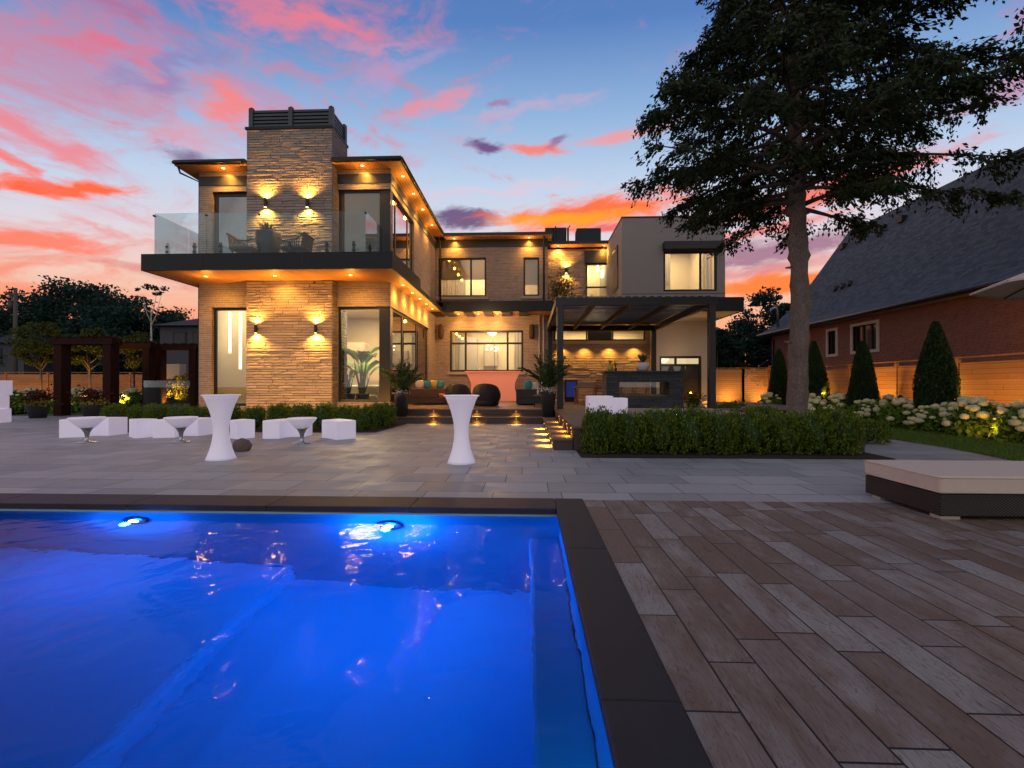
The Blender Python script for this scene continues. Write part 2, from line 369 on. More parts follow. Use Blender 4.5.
M['leaf_yel'] = leafmat('yellow green leaf', (.16,.16,.02), (.35,.3,.03))
M['grass'] = leafmat('grass blade', (.07,.14,.02), (.18,.28,.05))
M['petal'] = mat('cream hydrangea petals', (.62,.60,.36), .8, fn=lambda T, b, p: (
    T.put(b.inputs['Base Color'], T.mix(T.noise(p, 40, 3), (.50,.50,.18), (.88,.85,.58))), T.put(b.inputs['Normal'], T.bump(T.noise(p, 60, 3), 1, .03))))
M['petalred'] = leafmat('red petals', (.35,.02,.03), (.6,.05,.06)); M['petalwhite'] = leafmat('white petals', (.5,.5,.45), (.8,.8,.75))
M['bluetile'] = mat('pool plaster', (.40,.66,.80), .7, var=.05, vs=1.5)
M['spastone'] = mat('tan stone', (.40,.32,.25), .7, var=.15, vs=5)
M['paint_white'] = mat('white stone trim', (.5,.44,.40), .8, var=.08)
M['farwall'] = mat('far render', (.07,.07,.085), .9, var=.2); M['farroof'] = mat('far roof', (.03,.037,.045), .9, var=.3, vs=5)

def emis(name, col, s):
    m = bpy.data.materials.new(name); m.use_nodes = True; T = NT(m.node_tree); T.n.remove(T.n['Principled BSDF'])
    e = T.new('ShaderNodeEmission'); T.put(e.inputs[0], col); e.inputs[1].default_value = s; T.l.new(e.outputs[0], T.n['Material Output'].inputs[0]); return m
M['lamp'] = emis('lit warm lens', (1,.62,.22), 9); M['lamp_step'] = emis('lit step lens', (1,.45,.06), 2.2); M['lamp_soft'] = emis('lit strip', (1,.85,.5), 5); M['lamp_white'] = emis('lit ceiling lamp', (1,.86,.6), 9)
M['lamp_blue'] = emis('lit blue screen', (.07,.10,.5), .22); M['lamp_pool'] = emis('lit pool lens', (.5,.62,1), 14)
M['bar_glow'] = mat('glowing coral bar front', (.8,.35,.25), .5, emit=(1,.22,.10), es=.26, var=.05, vs=1)

def glass(name, tint=(1,1,1), ior=1.5, boost=1.0, rough=0.0):
    m = bpy.data.materials.new(name); m.use_nodes = True; T = NT(m.node_tree); T.n.remove(T.n['Principled BSDF'])
    tr = T.new('ShaderNodeBsdfTransparent'); T.put(tr.inputs[0], tint); gl = T.new('ShaderNodeBsdfGlossy'); gl.inputs['Roughness'].default_value = rough
    fr = T.new('ShaderNodeFresnel'); fr.inputs[0].default_value = ior; mx = T.new('ShaderNodeMixShader')
    T.put(mx.inputs[0], T.m('MULTIPLY', fr.outputs[0], boost, clamp=True)); T.l.new(tr.outputs[0], mx.inputs[1]); T.l.new(gl.outputs[0], mx.inputs[2])
    T.l.new(mx.outputs[0], T.n['Material Output'].inputs[0]); return m
M['glass'] = glass('window glass', (.92,.93,.9), 1.5, 2.2); M['railglass'] = glass('railing glass', (.86,.955,.98), 1.5, .55)
M['mirrorglass'] = glass('tinted glass', (.7,.7,.68), 1.5, 5.5)
def water(name, ripple, sc_, ior=1.33):
    m = bpy.data.materials.new(name); m.use_nodes = True; T = NT(m.node_tree); T.n.remove(T.n['Principled BSDF'])
    g = T.new('ShaderNodeBsdfRefraction'); g.inputs['IOR'].default_value = ior; g.inputs['Roughness'].default_value = 0; T.put(g.inputs[0], (.9,.97,1)); gl = T.new('ShaderNodeBsdfGlossy'); gl.inputs['Roughness'].default_value = .02; fr = T.new('ShaderNodeFresnel'); fr.inputs[0].default_value = ior; mx = T.new('ShaderNodeMixShader')
    p = T.new('ShaderNodeNewGeometry').outputs['Position']
    h = T.m('ADD', T.m('MULTIPLY', T.noise(p, sc_, 2, .5, .6), 1), T.m('MULTIPLY', T.noise(p, sc_*4.5, 2, .5, .3), .22))
    bp = T.bump(h, 1, ripple); T.put(g.inputs['Normal'], bp); T.put(gl.inputs['Normal'], bp); T.put(fr.inputs['Normal'], bp); T.put(mx.inputs[0], T.m('MULTIPLY', fr.outputs[0], .32)); T.l.new(g.outputs[0], mx.inputs[1]); T.l.new(gl.outputs[0], mx.inputs[2]); T.l.new(mx.outputs[0], T.n['Material Output'].inputs[0]); return m
M['water'] = water('pool water', .012, 2.2)

# ------------------------------------------------------------------ lights
WARM = (1, .45, .06); IN = (1, .74, .40)
def _ln(o, loc, parent):
    C.objects.link(o); o.location = loc
    if parent is not None: o.parent = parent; o.location = Vector(loc)-ORG.get(parent.name, Vector((0,0,0)))
def spot(loc, to, power, ang=90, blend=.8, col=WARM, rad=.03, parent=None):
    l = bpy.data.lights.new('spot_lamp', 'SPOT'); l.energy = power; l.spot_size = R(ang); l.spot_blend = blend; l.color = col; l.shadow_soft_size = rad
    o = bpy.data.objects.new('spot_lamp', l); _ln(o, loc, parent)
    o.rotation_euler = (Vector(to)-Vector(loc)).to_track_quat('-Z', 'Y').to_euler(); return o
def point(loc, power, col=IN, rad=.1, parent=None):
    l = bpy.data.lights.new('point_lamp', 'POINT'); l.energy = power; l.color = col; l.shadow_soft_size = rad
    o = bpy.data.objects.new('point_lamp', l); _ln(o, loc, parent); return o
def area(loc, to, power, sx, sy, col=IN, parent=None):
    l = bpy.data.lights.new('area_lamp', 'AREA'); l.shape = 'RECTANGLE'; l.size = sx; l.size_y = sy; l.energy = power; l.color = col
    o = bpy.data.objects.new('area_lamp', l); _ln(o, loc, parent)
    o.rotation_euler = (Vector(to)-Vector(loc)).to_track_quat('-Z', 'Y').to_euler(); return o

# ------------------------------------------------------------------ world: dusk sky
def sky():
    w = bpy.data.worlds.new('World'); sc.world = w; w.use_nodes = True; T = NT(w.node_tree)
    bg = T.n['Background']; d = T.new('ShaderNodeTexCoord').outputs['Generated']; s = T.sep(d)
    az = T.m('ARCTAN2', s[0], s[1]); el = T.m('ARCSINE', s[2])
    wa = T.noise(T.comb(T.m('MULTIPLY', az, 1.0), T.m('MULTIPLY', el, 2.2), 0), 3.2, 4, .6, .5, col=True); ws = T.sep(wa)
    wb = T.noise(T.comb(T.m('MULTIPLY', az, 1.0), T.m('MULTIPLY', el, 2.6), 3.3), 9.0, 4, .65, .4, col=True); wt = T.sep(wb)
    dx = T.m('ADD', T.m('MULTIPLY', T.m('SUBTRACT', ws[0], .5), .35), T.m('MULTIPLY', T.m('SUBTRACT', wt[0], .5), .10))
    dy = T.m('ADD', T.m('MULTIPLY', T.m('SUBTRACT', ws[1], .5), .14), T.m('MULTIPLY', T.m('SUBTRACT', wt[1], .5), .06))
    e = T.m('DIVIDE', T.m('ARCTAN2', s[2], T.m('SQRT', T.m('ADD', T.m('MULTIPLY', s[1], s[1]), T.m('MULTIPLY', T.m('MULTIPLY', s[0], s[0]), .35)))), math.pi/2)
    L = lin
    base = T.ramp(e, [(0, L(246,136,88)), (.08, L(246,164,122)), (.145, L(236,196,178)), (.20, L(218,208,216)), (.27, L(186,204,228)), (.35, L(140,174,214)), (.44, L(84,124,186)), (.75, L(50,76,130)), (1, L(60,74,110))])
    # away from the afterglow the band near the horizon turns mauve grey
    away = T.sstep(T.m('ABSOLUTE', az), 1.1, 2.2)
    cold = T.ramp(e, [(0, L(200,190,186)), (.2, L(220,212,208)), (.5, L(196,196,202)), (1, L(96,110,140))])
    c = T.mix(away, base, cold)
    # general thin cloud everywhere, thicker to the left
    fil = T.noise(T.comb(T.m('ADD', T.m('MULTIPLY', az, 1.4), T.m('MULTIPLY', el, 1.2)), T.m('SUBTRACT', T.m('MULTIPLY', el, 4), T.m('MULTIPLY', az, .5)), 1.7), 3.4, 7, .64, 1.2)
    leftw = T.sstep(az, .15, -.5, -.06, .09)
    back = T.m('MULTIPLY', away, -.03)
    fm = T.m('MULTIPLY', T.sstep(T.m('ABSOLUTE', az), 2.2, 1.2, .35, 1), T.sstep(T.m('ADD', fil, T.m('ADD', leftw, back)), .50, .80))
    pink = T.ramp(e, [(0, L(255,130,70)), (.15, L(240,138,116)), (.22, L(226,140,146)), (.36, L(206,130,154)), (.5, L(160,118,160)), (.8, L(90,84,140))])
    c = T.mix(T.m('MULTIPLY', fm, .85), c, pink)
    fine = T.noise(T.comb(T.m('MULTIPLY', az, 1.0), T.m('SUBTRACT', T.m('MULTIPLY', el, 3.2), T.m('MULTIPLY', az, .35)), 8.1), 11, 7, .68, .6)
    fo = T.m('MULTIPLY', T.m('SUBTRACT', fine, .5), 2.1)
    W = {k: T.comb(T.m('ADD', az, T.m('MULTIPLY', dx, k)), T.m('ADD', el, T.m('MULTIPLY', dy, k)), 0) for k in (1.0, .45)}
    def blob(px, py, rx, ry, rot, col, k=1.0, soft=.7, warp=1.0):
        nonlocal c
        v = Vector(ray(px, py)).normalized(); a0 = math.atan2(v.x, v.y); e0 = math.asin(v.z); cz = v.y
        mp = T.new('ShaderNodeMapping', vector_type='TEXTURE'); T.put(mp.inputs[0], W[1.0 if warp > .65 else .45])
        mp.inputs['Location'].default_value = (a0, e0, 0); mp.inputs['Rotation'].default_value = (0, 0, R(rot)); mp.inputs['Scale'].default_value = (rx/F*cz*cz, ry/F*cz, 1)
        ln = T.new('ShaderNodeVectorMath', operation='LENGTH'); T.l.new(mp.outputs[0], ln.inputs[0])
        c = T.mix(T.sstep(T.m('ADD', ln.outputs['Value'], fo if min(rx, ry*3) > 22 else T.m('MULTIPLY', fo, .5)), 1+soft*.5, 1-soft, 0, k), c, col)
    blob(60, 60, 190, 50, 14, L(206,122,146), .6, .9); blob(300, 14, 150, 16, 4, L(232,122,136), .85, .9); blob(130, 8, 90, 14, 0, L(176,104,146), .7, .9)
    blob(240, 104, 60, 24, 12, L(240,130,128), .9, .8); blob(30, 122, 110, 18, -14, L(236,122,128), .8, .8); blob(110, 45, 90, 12, 10, L(222,110,134), .7, .8)
    blob(165, 62, 110, 11, 28, L(132,126,180), .6, .9); blob(380, 66, 100, 10, 16, L(190,150,192), .5, .9)
    blob(60, 184, 110, 9, 7, L(255,104,66), 1, .6, .6); blob(205, 161, 52, 11, -6, L(112,82,126), .85, .8, .5)
    blob(15, 152, 60, 10, -22, L(244,112,100), .85, .8); blob(190, 128, 80, 12, 10, L(222,150,166), .6, .9)
    blob(50, 246, 120, 9, 3, L(248,126,102), .95, .6, .6); blob(150, 236, 60, 6, -10, L(232,150,146), .6, .8); blob(60, 300, 180, 12, 4, L(248,140,104), .75, .9); blob(160, 276, 60, 7, -8, L(214,112,110), .6, .8, .5)
    blob(440, 106, 62, 8, 16, L(232,140,150), .8, .8, .6); blob(520, 118, 90, 8, 8, L(205,165,190), .5, .9); blob(370, 42, 60, 6, 10, L(220,140,165), .5, .9)
    blob(484, 143, 27, 5, -6, L(110,82,132), 1, .6, .3); blob(536, 151, 42, 4.5, -8, L(238,130,124), 1, .7, .3); blob(556, 146, 16, 4, 20, L(140,100,140), .8, .7, .3)
    blob(502, 104, 10, 4, 10, L(160,120,160), .8, .7, .3); blob(620, 139, 70, 5, 4, L(235,150,150), .8, .8, .4); blob(500, 188, 120, 6, 3, L(228,190,205), .5, .9)
    blob(462, 221, 46, 10, -6, L(104,76,120), .95, .6, .4); blob(590, 212, 110, 17, 6, L(252,112,66), 1, .6, .4); blob(565, 220, 80, 7, 4, L(255,156,36), 1, .7, .4); blob(610, 226, 60, 5, 3, L(236,78,76), .8, .7, .4)
    blob(800, 196, 150, 11, 4, L(242,108,88), .9, .7, .4); blob(760, 252, 160, 13, 2, L(150,100,132), .85, .7, .4); blob(740, 232, 120, 6, 3, L(240,120,110), .8, .7, .4); blob(770, 285, 160, 12, 0, L(253,122,42), .95, .7, .4); blob(770, 268, 90, 6, 2, L(215,120,130), .7, .7, .4)
    blob(985, 18, 60, 10, 12, L(190,124,160), .7, .8); blob(1010, 92, 70, 16, 6, L(196,120,150), .7, .9)
    # faint atmospheric sky from the physical model, sun just at the horizon
    st = T.new('ShaderNodeTexSky', sky_type='NISHITA'); st.sun_disc = False; st.sun_elevation = R(2); st.sun_rotation = R(6); st.altitude = 100
    c2 = T.mix(1.0, c, T.mix(1.0, st.outputs[0], (.006,.006,.006), 'MULTIPLY'), 'ADD')
    T.put(bg.inputs[0], c2); bg.inputs[1].default_value = SKY; w.cycles.sampling_method = 'MANUAL'; w.cycles.sample_map_resolution = 256
SKY = 1.08
sky()
sl = bpy.data.lights.new('low_sun', 'SUN'); sl.energy = .12; sl.angle = R(12); sl.color = (1, .6, .45)
so = bpy.data.objects.new('low_sun', sl); C.objects.link(so); so.rotation_euler = Vector((-.1, -1, -.06)).to_track_quat('-Z', 'Y').to_euler()

# ------------------------------------------------------------------ ground and pool
PX0, PX1, PY0, PY1 = -14.0, .33, -4.0, 4.65
def sheet(name, rects, z, m):
    b = MB()
    for x0, x1, y0, y1 in rects: b.face([(x0,y0,z),(x1,y0,z),(x1,y1,z),(x0,y1,z)])
    return struct(b.build(name, m))
big = 400
sheet('ground', [(-big, PX0-.3, -big, big), (PX1+.2, big, -big, big), (PX0-.3, PX1+.2, -big, PY0-.3), (PX0-.3, PX1+.2, PY1+.3, big)], -.03, M['soil'])
sheet('patio', [(-26, 8.9, 5.05, 25), (-26, PX0-.4, -6, 5.05), (8.9, 9.6, 5.05, 7.0)], 0, M['paver'])
sheet('pool_deck', [(.62, 13, -6, 5.05)], .001, M['plank'])
sheet('lawn', [(8.9, 16, 7.0, 40)], .004, M['turf'])
lawn_poly = [tuple(G(1100, 474)[:2]), tuple(G(1024, 463)[:2]), tuple(G(945, 447)[:2]), tuple(G(868, 436)[:2]), (9.1, 13.4), (9.2, 22), (13, 22), (13, 6.8)]
b = MB(); b.face([(x, y, .008) for x, y in lawn_poly]); b.face([(-34, 17, .008), (-13, 19.2, .008), (-13, 60, .008), (-34, 60, .008)]); b.face([(-60,14,.008),(-23,16.5,.008),(-23,60,.008),(-60,60,.008)])
struct(b.build('lawn', M['turf']))
b = MB(); b.face([(.96,8.0,.012),(6.5,8.0,.012),(6.6,9.4,.012),(7.0,9.6,.012),(8.4,14,.012),(8.7,21,.012),(6.62,21,.012),(6.62,9.42,.012),(.96,9.4,.012)]); struct(b.build('garden_bed', M['mulch']))
sheet('garden_bed', [(11.0, 13.4, 7.0, 24)], .016, M['mulch'])
b = MB(); b.prism([(-12.6, 12.1), (-5.3, 12.1), (-4.25, 12.15), (-4.15, 14.95), (-5.2, 15.0), (-5.2, 16.6), (-12.6, 16.6)], -.02, .015); struct(b.build('garden_bed', M['mulch']))
# grass blades over the visible lawn
gp = []
while len(gp) < 22000:
    y = rng.uniform(7.0, 16); x = rng.uniform(8.3, 11.6)
    xl = np.interp(y, [7.74, 9.4, 11.78, 13.4], [8.37, 8.72, 8.89, 9.1]) - .02
    xr = 11.3
    if xl < x < xr: gp.append((x, y, .03))
gp = np.array(gp); g = leaves_mesh('grass', gp, .07, M['grass'], None, .16, dirs=np.tile([0,0,1.], (len(gp),1)), jit=.3); g['kind'] = 'stuff'; g['label'] = 'short mown green grass beside the hydrangea bed'

pool = thing('swimming_pool', 'blue lit rectangular swimming pool with dark stone coping', 'pool', (PX1, PY1, 0))
WZ = -.075
b = MB()       # basin: floor at -1.5, raised floor on the left, bench on the right
b.face([(PX0,PY0,-1.9),(PX1,PY0,-1.9),(PX1,PY1,-1.9),(PX0,PY1,-1.9)])
b.face([(PX0,PY1,-1.9),(PX1,PY1,-1.9),(PX1,PY1,-.02),(PX0,PY1,-.02)]); b.face([(PX0,PY0,-1.9),(PX1,PY0,-1.9),(PX1,PY0,-.02),(PX0,PY0,-.02)])
b.face([(PX1,PY0,-1.9),(PX1,PY1,-1.9),(PX1,PY1,-.02),(PX1,PY0,-.02)]); b.face([(PX0,PY0,-1.9),(PX0,PY1,-1.9),(PX0,PY1,-.02),(PX0,PY0,-.02)])
b.build('basin', M['bluetile'], pool)
b = MB(); b.box(.02, PX1-.002, PY0+.002, PY1-.002, -1.898, -.72); b.build('bench', M['bluetile'], pool, .03)
b = MB(); b.box(PX0+.002, -2.5, PY0+.002, PY1-.004, -1.897, -1.58); b.build('shelf', M['bluetile'], pool, .06)
# coping stones, one mesh per run of stones with open joints
b = MB(); y = PY0-.4; k = 0
for y0, y1 in ((-4.4,-3.1),(-3.1,-1.5),(-1.5,.1),(.1,1.82),(1.82,3.5),(3.5,5.05)):
    b.box(PX1-.03, .62, y0+.003, y1-.003, -.045, .018)
b.build('coping', M['coping'], pool, .006)
b = MB(); x = PX1-.03
while x > PX0:
    x2 = x-1.55; b.box(x2+.003, x-.003, PY1-.03, 5.05, -.045, .018); x = x2
b.build('coping', M['coping'], pool, .006); b = MB(); x = PX1-.03
while x > PX0:
    x2 = x-1.55; b.box(x2+.003, x-.003, PY0-.38, PY0+.03, -.045, .018); x = x2
b.build('coping', M['coping'], pool, .006)
b = MB(); b.box(PX0-.4, PX0+.03, PY0-.4, 5.05, -.045, .017); b.build('coping', M['coping'], pool, .006)
b = MB(); b.box(PX0-.35, PX1+.28, PY1+.001, PY1+.39, -1.95, -.046); b.box(PX1+.001, PX1+.28, PY0-.3, PY1, -1.95, -.046); b.build('shell', M['coping'], pool)
b = MB()
nx, ny = 2, 2
b.face([(PX0,PY0,WZ),(PX1,PY0,WZ),(PX1,PY1,WZ),(PX0,PY1,WZ)]); wa = struct(b.build('water', M['water']))
for px, zz in ((390, -.42), (137, -.42)):
    xx = P(px, 500, PY1)[0]
    b = MB(); b.tube([(xx, PY1-.001, zz), (xx, PY1-.04, zz)], [.13, .12], 20); ring = b.build('pool_light', M['chrome'], pool)
    b = MB(); b.tube([(xx, PY1-.041, zz), (xx, PY1-.05, zz)], [.05, .045], 20); b.build('lens', M['lamp_pool'], ring)
BLUE = (.002, .145, 1)
for (x, y, z, pw) in ((P(390,500,PY1)[0], PY1-.14, -.42, 95), (P(137,500,PY1)[0], PY1-.14, -.42, 46), (-9, PY1-.3, -.42, 12), (-1.5, PY0+.3, -.45, 44), (-5.2, PY0+.3, -.45, 12), (-9.5, PY0+.3, -.45, 8), (PX1-.16, .9, -.3, 30), (-1.2, 1.0, -1.6, 9)):
    point((x, y, z), pw, BLUE if z < -.31 else (.0,.26,.7), .045, pool)  # only the first two match fixtures; the others are unseen, added fill lamps

# ------------------------------------------------------------------ the house
house = thing('modern_house', 'two storey modern brick and stone house with lit windows and roofed balcony', 'house', (-5.2, 16.7, 0))
GZ = .49                 # terrace / ground floor level
XL, XR, YF, YR = -12.83, -5.28, 16.7, 25.0      # wing west, wing east, wing front, recess wall
BZ0, BZ1 = 5.28, 5.86    # balcony slab
EZ0, EZ1 = 9.66, 9.86    # eaves
SX0, SX1, SY = -10.66, -7.36, 16.28

def wall(name, m, plane, at, u0, u1, z0, z1, holes=(), t=.3, parent=house):
    """plane 'Y': face at y=at looking -Y, thickness to +Y.  plane 'X': face at x=at looking +X, thickness to -X."""
    us = sorted({u0, u1, *[h[0] for h in holes], *[h[1] for h in holes]}); b = MB()
    for a, c in zip(us[:-1], us[1:]):
        mid = (a+c)/2; hs = sorted([h for h in holes if h[0] < mid < h[1]], key=lambda h: h[2]); z = z0
        for h in hs+[None]:
            zt = h[2] if h else z1
            if zt > z+1e-4:
                if plane == 'Y': b.box(a, c, at, at+t, z, zt)
                elif plane == 'X': b.box(at-t, at, a, c, z, zt)
            if h: z = h[3]
    bmesh.ops.remove_doubles(b.bm, verts=b.bm.verts[:], dist=1e-4)
    seen = {}; 
    for f in b.bm.faces[:]:
        k = tuple(sorted(v.index for v in f.verts)) if False else None
    return b.build(name, m, parent)
def window(plane, at, u0, u1, z0, z1, us=(), zs=(), dep=.10, fw=.07, gm='glass', name='window', parent=house, mw=None):
    b = MB(); mw = mw or fw
    def bx(a, c, p, q, d0=0.0, d1=.07):
        if plane == 'Y': b.box(a, c, at+dep+d0, at+dep+d1, p, q)
        else: b.box(at-dep-d1, at-dep-d0, a, c, p, q)
    bx(u0, u0+fw, z0, z1); bx(u1-fw, u1, z0, z1); bx(u0+fw, u1-fw, z0, z0+fw); bx(u0+fw, u1-fw, z1-fw, z1)
    for u in us:
        if hasattr(u, '__len__'): bx(u[0]-mw/2, u[0]+mw/2, u[1], u[2], .004, .066)
        else: bx(u-mw/2, u+mw/2, z0+fw, z1-fw, .004, .066)
    for z in zs:
        bx(u0+fw, u1-fw, z-mw/2, z+mw/2, .008, .062)
    fr = b.build(name, M['frame'], parent)
    b = MB()
    if plane == 'Y': b.box(u0+fw*.5, u1-fw*.5, at+dep+.03, at+dep+.038, z0+fw*.5, z1-fw*.5)
    else: b.box(at-dep-.038, at-dep-.03, u0+fw*.5, u1-fw*.5, z0+fw*.5, z1-fw*.5)
    b.build('pane', M[gm], fr); return fr
def room(x0, x1, y0, y1, z0, z1, m='white', open_=('f',)):
    """interior shell; open sides: f front (-Y), e east (+X)"""
    b = MB(); e = .02
    b.box(x0, x1, y1, y1+e, z0, z1); b.box(x0-e, x0, y0, y1, z0, z1); b.box(x0, x1, y0, y1, z1, z1+e)
    if 'e' not in open_: b.box(x1, x1+e, y0, y1, z0, z1)
    r = b.build('interior_wall', M[m], house)
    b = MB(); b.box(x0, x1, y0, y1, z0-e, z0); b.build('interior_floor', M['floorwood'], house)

p = lambda px, py, Y=YF: P(px, py, Y)
zt_low = 4.36; zb_low = .68; z_up_top = P(360,189.4,YF)[2]
dl0, dl1 = p(212.8,0)[0], SX0+.04
wr0, wr1 = p(338.2,0)[0], XR
def stone_face(name, x0, x1, y, z0, z1, holes=(), parent=house, seed=3, rmin=.08, rmax=.125, lmin=.3, lmax=1.1, dep=.032):
    rr = random.Random(seed); b = MB(); z = z0
    while z < z1-.02:
        h = min(rr.uniform(rmin, rmax), z1-z)
        if z1-(z+h) < .04: h = z1-z
        x = x0
        while x < x1-.01:
            L = rr.uniform(lmin, lmax); xe = min(x+L, x1)
            if x1-xe < .12: xe = x1
            segs = [(x, xe)]
            for hx0, hx1, hz0, hz1 in holes:
                if z+h > hz0+.02 and z < hz1-.02: segs = [q_ for a_, c_ in segs for q_ in ((a_, min(c_, hx0)), (max(a_, hx1), c_)) if q_[1]-q_[0] > .02]
            for a_, c_ in segs:
                d = rr.uniform(.006, dep)*rr.choice((.5, 1, 1)); g = .009; nx_ = max(2, int((c_-a_)/.16)); grid = []
                for j in range(4):
                    row = []
                    for i in range(nx_+1):
                        edge = i in (0, nx_) or j in (0, 3)
                        yy = y-(d*.6 if edge else d+rr.uniform(-.004, .006))
                        row.append(b.bm.verts.new((a_+g+(c_-a_-2*g)*i/nx_, yy+(rr.uniform(-.004,.004) if edge else 0), z+g+(h-2*g)*(0,.22,.78,1)[j])))
                    grid.append(row)
                for j in range(3):
                    for i in range(nx_): b.bm.faces.new((grid[j][i], grid[j][i+1], grid[j+1][i+1], grid[j+1][i]))
                bk_ = [b.bm.verts.new(p_) for p_ in ((a_+g,y+.01,z+g),(c_-g,y+.01,z+g),(c_-g,y+.01,z+h-g),(a_+g,y+.01,z+h-g))]
                b.bm.faces.new([bk_[0], bk_[1]]+grid[0][::-1]); b.bm.faces.new([bk_[2], bk_[3]]+grid[3]); b.bm.faces.new([bk_[3], bk_[0]]+[grid[j][0] for j in range(4)]); b.bm.faces.new([bk_[1], bk_[2]]+[grid[j][nx_] for j in (3,2,1,0)])
            x = xe
        z += h
    return b.build(name, M['stoneblock'], parent)
# front wall of the wing (left, right of the stone tower) with openings
wall('wall', M['brick'], 'Y', YF, XL, SX0, 0, BZ0, [(dl0, SX0, .52, zt_low)])
wall('wall', M['brick'], 'Y', YF, SX1, XR, 0, BZ0, [(wr0, XR, zb_low, zt_low)])
wall('wall', M['brick'], 'Y', YF, XL, SX0, BZ0, EZ0-.25, [(dl0, SX0, BZ1-.05, z_up_top)])
wall('wall', M['brick'], 'Y', YF, SX1, XR, BZ0, EZ0-.25, [(wr0, XR, BZ1-.05, z_up_top)])
# east side wall of the wing
ly1 = 23.2; uy1 = 20.2
wall('wall', M['brick'], 'X', XR, YF+.3, YR, 0, BZ0, [(YF+.3, ly1, .62, zt_low)])
wall('wall', M['brick'], 'X', XR, YF+.3, YR, BZ0, EZ0-.25, [(YF+.3, uy1, BZ1-.05, z_up_top)])
b = MB(); b.box(XL, XL+.3, YF+.3, 30, 0, EZ0-.25); b.box(XL+.3, XR, 29.7, 30, 0, EZ0-.25); b.build('wall', M['brick'], house)
# frieze boards under the eaves
for a_ in ((XL-.015, SX0, YF-.03, YF), (SX1, XR+.03, YF-.03, YF), (XR, XR+.03, YF+.002, YR)):
    b = MB(); b.box(*a_, EZ0-.55, EZ0-.2); b.build('frieze', M['pergola'], house)
for a_ in ((XL, SX0, YF, YF+.3), (SX1, XR, YF, YF+.3), (XR-.3, XR, YF+.302, YR)):
    b = MB(); b.box(*a_, EZ0-.25, EZ0-.002); b.build('wall_head', M['brick'], house)
# stone tower with recess flanks, screen on top
b = MB(); b.box(SX0, SX1, SY, YF+.9, 0, P(290,129,SY)[2]); b.build('stone_tower', M['stoneback'], house); stone_face('stone_cladding', SX0, SX1, SY, .02, P(290,129,SY)[2]-.01)
b = MB(); b.box(SX1+.001, SX1+.02, SY, YF+.9, 0, P(290,129,SY)[2]-.005); b.build('tower_flank', M['stone'], house)
TZ = P(290,129,SY)[2]
b = MB(); b.box(SX0-.05, SX1+.03, SY-.05, YF+1.0, TZ, TZ+.09); b.build('tower_cap', M['dark'], house)
TZ2 = P(290,108,SY)[2]
b = MB(); x0, x1, y0, y1 = SX0+.1, SX1-.03, SY+.03, YF+.85
hs_ = (TZ2-TZ-.12)/5
for k in range(5):
    z = TZ+.11+k*hs_; b.bar((x0, y0+.03, z+hs_*.42), (x1, y0+.03, z+hs_*.42), .06, hs_*.62); b.box(x1-.06, x1-.02, y0+.05, y1, z, z+hs_*.66); b.box(x0+.02, x0+.06, y0+.05, y1, z, z+hs_*.66)
b.box(x0+.07, x1-.07, y0+.10, y0+.12, TZ+.1, TZ2-.03); b.box(x1-.12, x1-.10, y0+.13, y1, TZ+.1, TZ2-.03)
scr = b.build('louvre_screen', M['louver'], house)
for (px_, py_) in ((x0+.05, y0+.04), ((x0+x1)/2, y0+.03), (x1-.04, y0+.04), (x1-.04, y1-.04), (x0+.05, y1-.04)):
    b = MB(); b.box(px_-.08, px_+.08, py_-.08, py_+.08, TZ+.09, TZ2+.02); b.tube([(px_,py_,TZ2+.02),(px_,py_,TZ2+.07)], [.1,.05], 8); b.build('post', M['louver'], scr)
b = MB(); b.box(SX1-1.4, SX1-.04, YF+1.0, YF+2.6, EZ1, TZ-.55); b.build('roof_housing', M['louver'], house)
# dark backing between the tower screen
# balcony slab / band
BY = 14.7; BX0, BX1 = -13.36, -4.58
b = MB(); b.box(BX0, BX1, BY, BY+.05, BZ0, BZ1); b.box(BX1-.05, BX1, BY+.05, 18.6, BZ0, BZ1); b.box(BX0, BX0+.05, BY+.05, 21, BZ0, BZ1); b.build('balcony_fascia', M['dark'], house, .006)
for jx in (P(202,0,BY)[0], P(303,0,BY)[0]):
    b = MB(); b.box(jx-.012, jx+.012, BY-.006, BY+.0, BZ0+.002, BZ1); b.build('fascia_joint', M['frame'], house)
b = MB(); b.box(BX0+.05, BX1-.05, BY+.05, SY-.002, BZ1-.08, BZ1-.03); b.box(BX0+.05, SX0-.002, SY-.002, YF-.002, BZ1-.08, BZ1-.03); b.box(SX1+.002, BX1-.05, SY-.002, YF-.002, BZ1-.08, BZ1-.03); b.box(XR+.002, BX1-.05, YF-.002, 18.6, BZ1-.08, BZ1-.03); b.build('balcony_floor', M['granite'], house)
SF = BZ0+.012
b = MB(); b.box(BX0+.052, BX1-.052, BY+.052, SY-.002, SF, SF+.03); b.box(BX0+.052, SX0-.002, SY-.002, YF-.002, SF, SF+.03); b.box(SX1+.002, BX1-.052, SY-.002, YF-.002, SF, SF+.03)
b.box(XR+.002, BX1-.052, YF-.002, 23.5, SF, SF+.03); b.box(BX0+.052, XL-.002, YF-.002, 21, SF, SF+.03); b.build('soffit', M['soffit'], house)
b = MB(); b.box(BX1-.05, BX1-.005, 18.6, 23.5, BZ0, BZ0+.2); b.box(XR, BX1-.05, 18.6, 23.5, BZ0+.12, BZ0+.2); b.build('canopy_band', M['dark'], house)
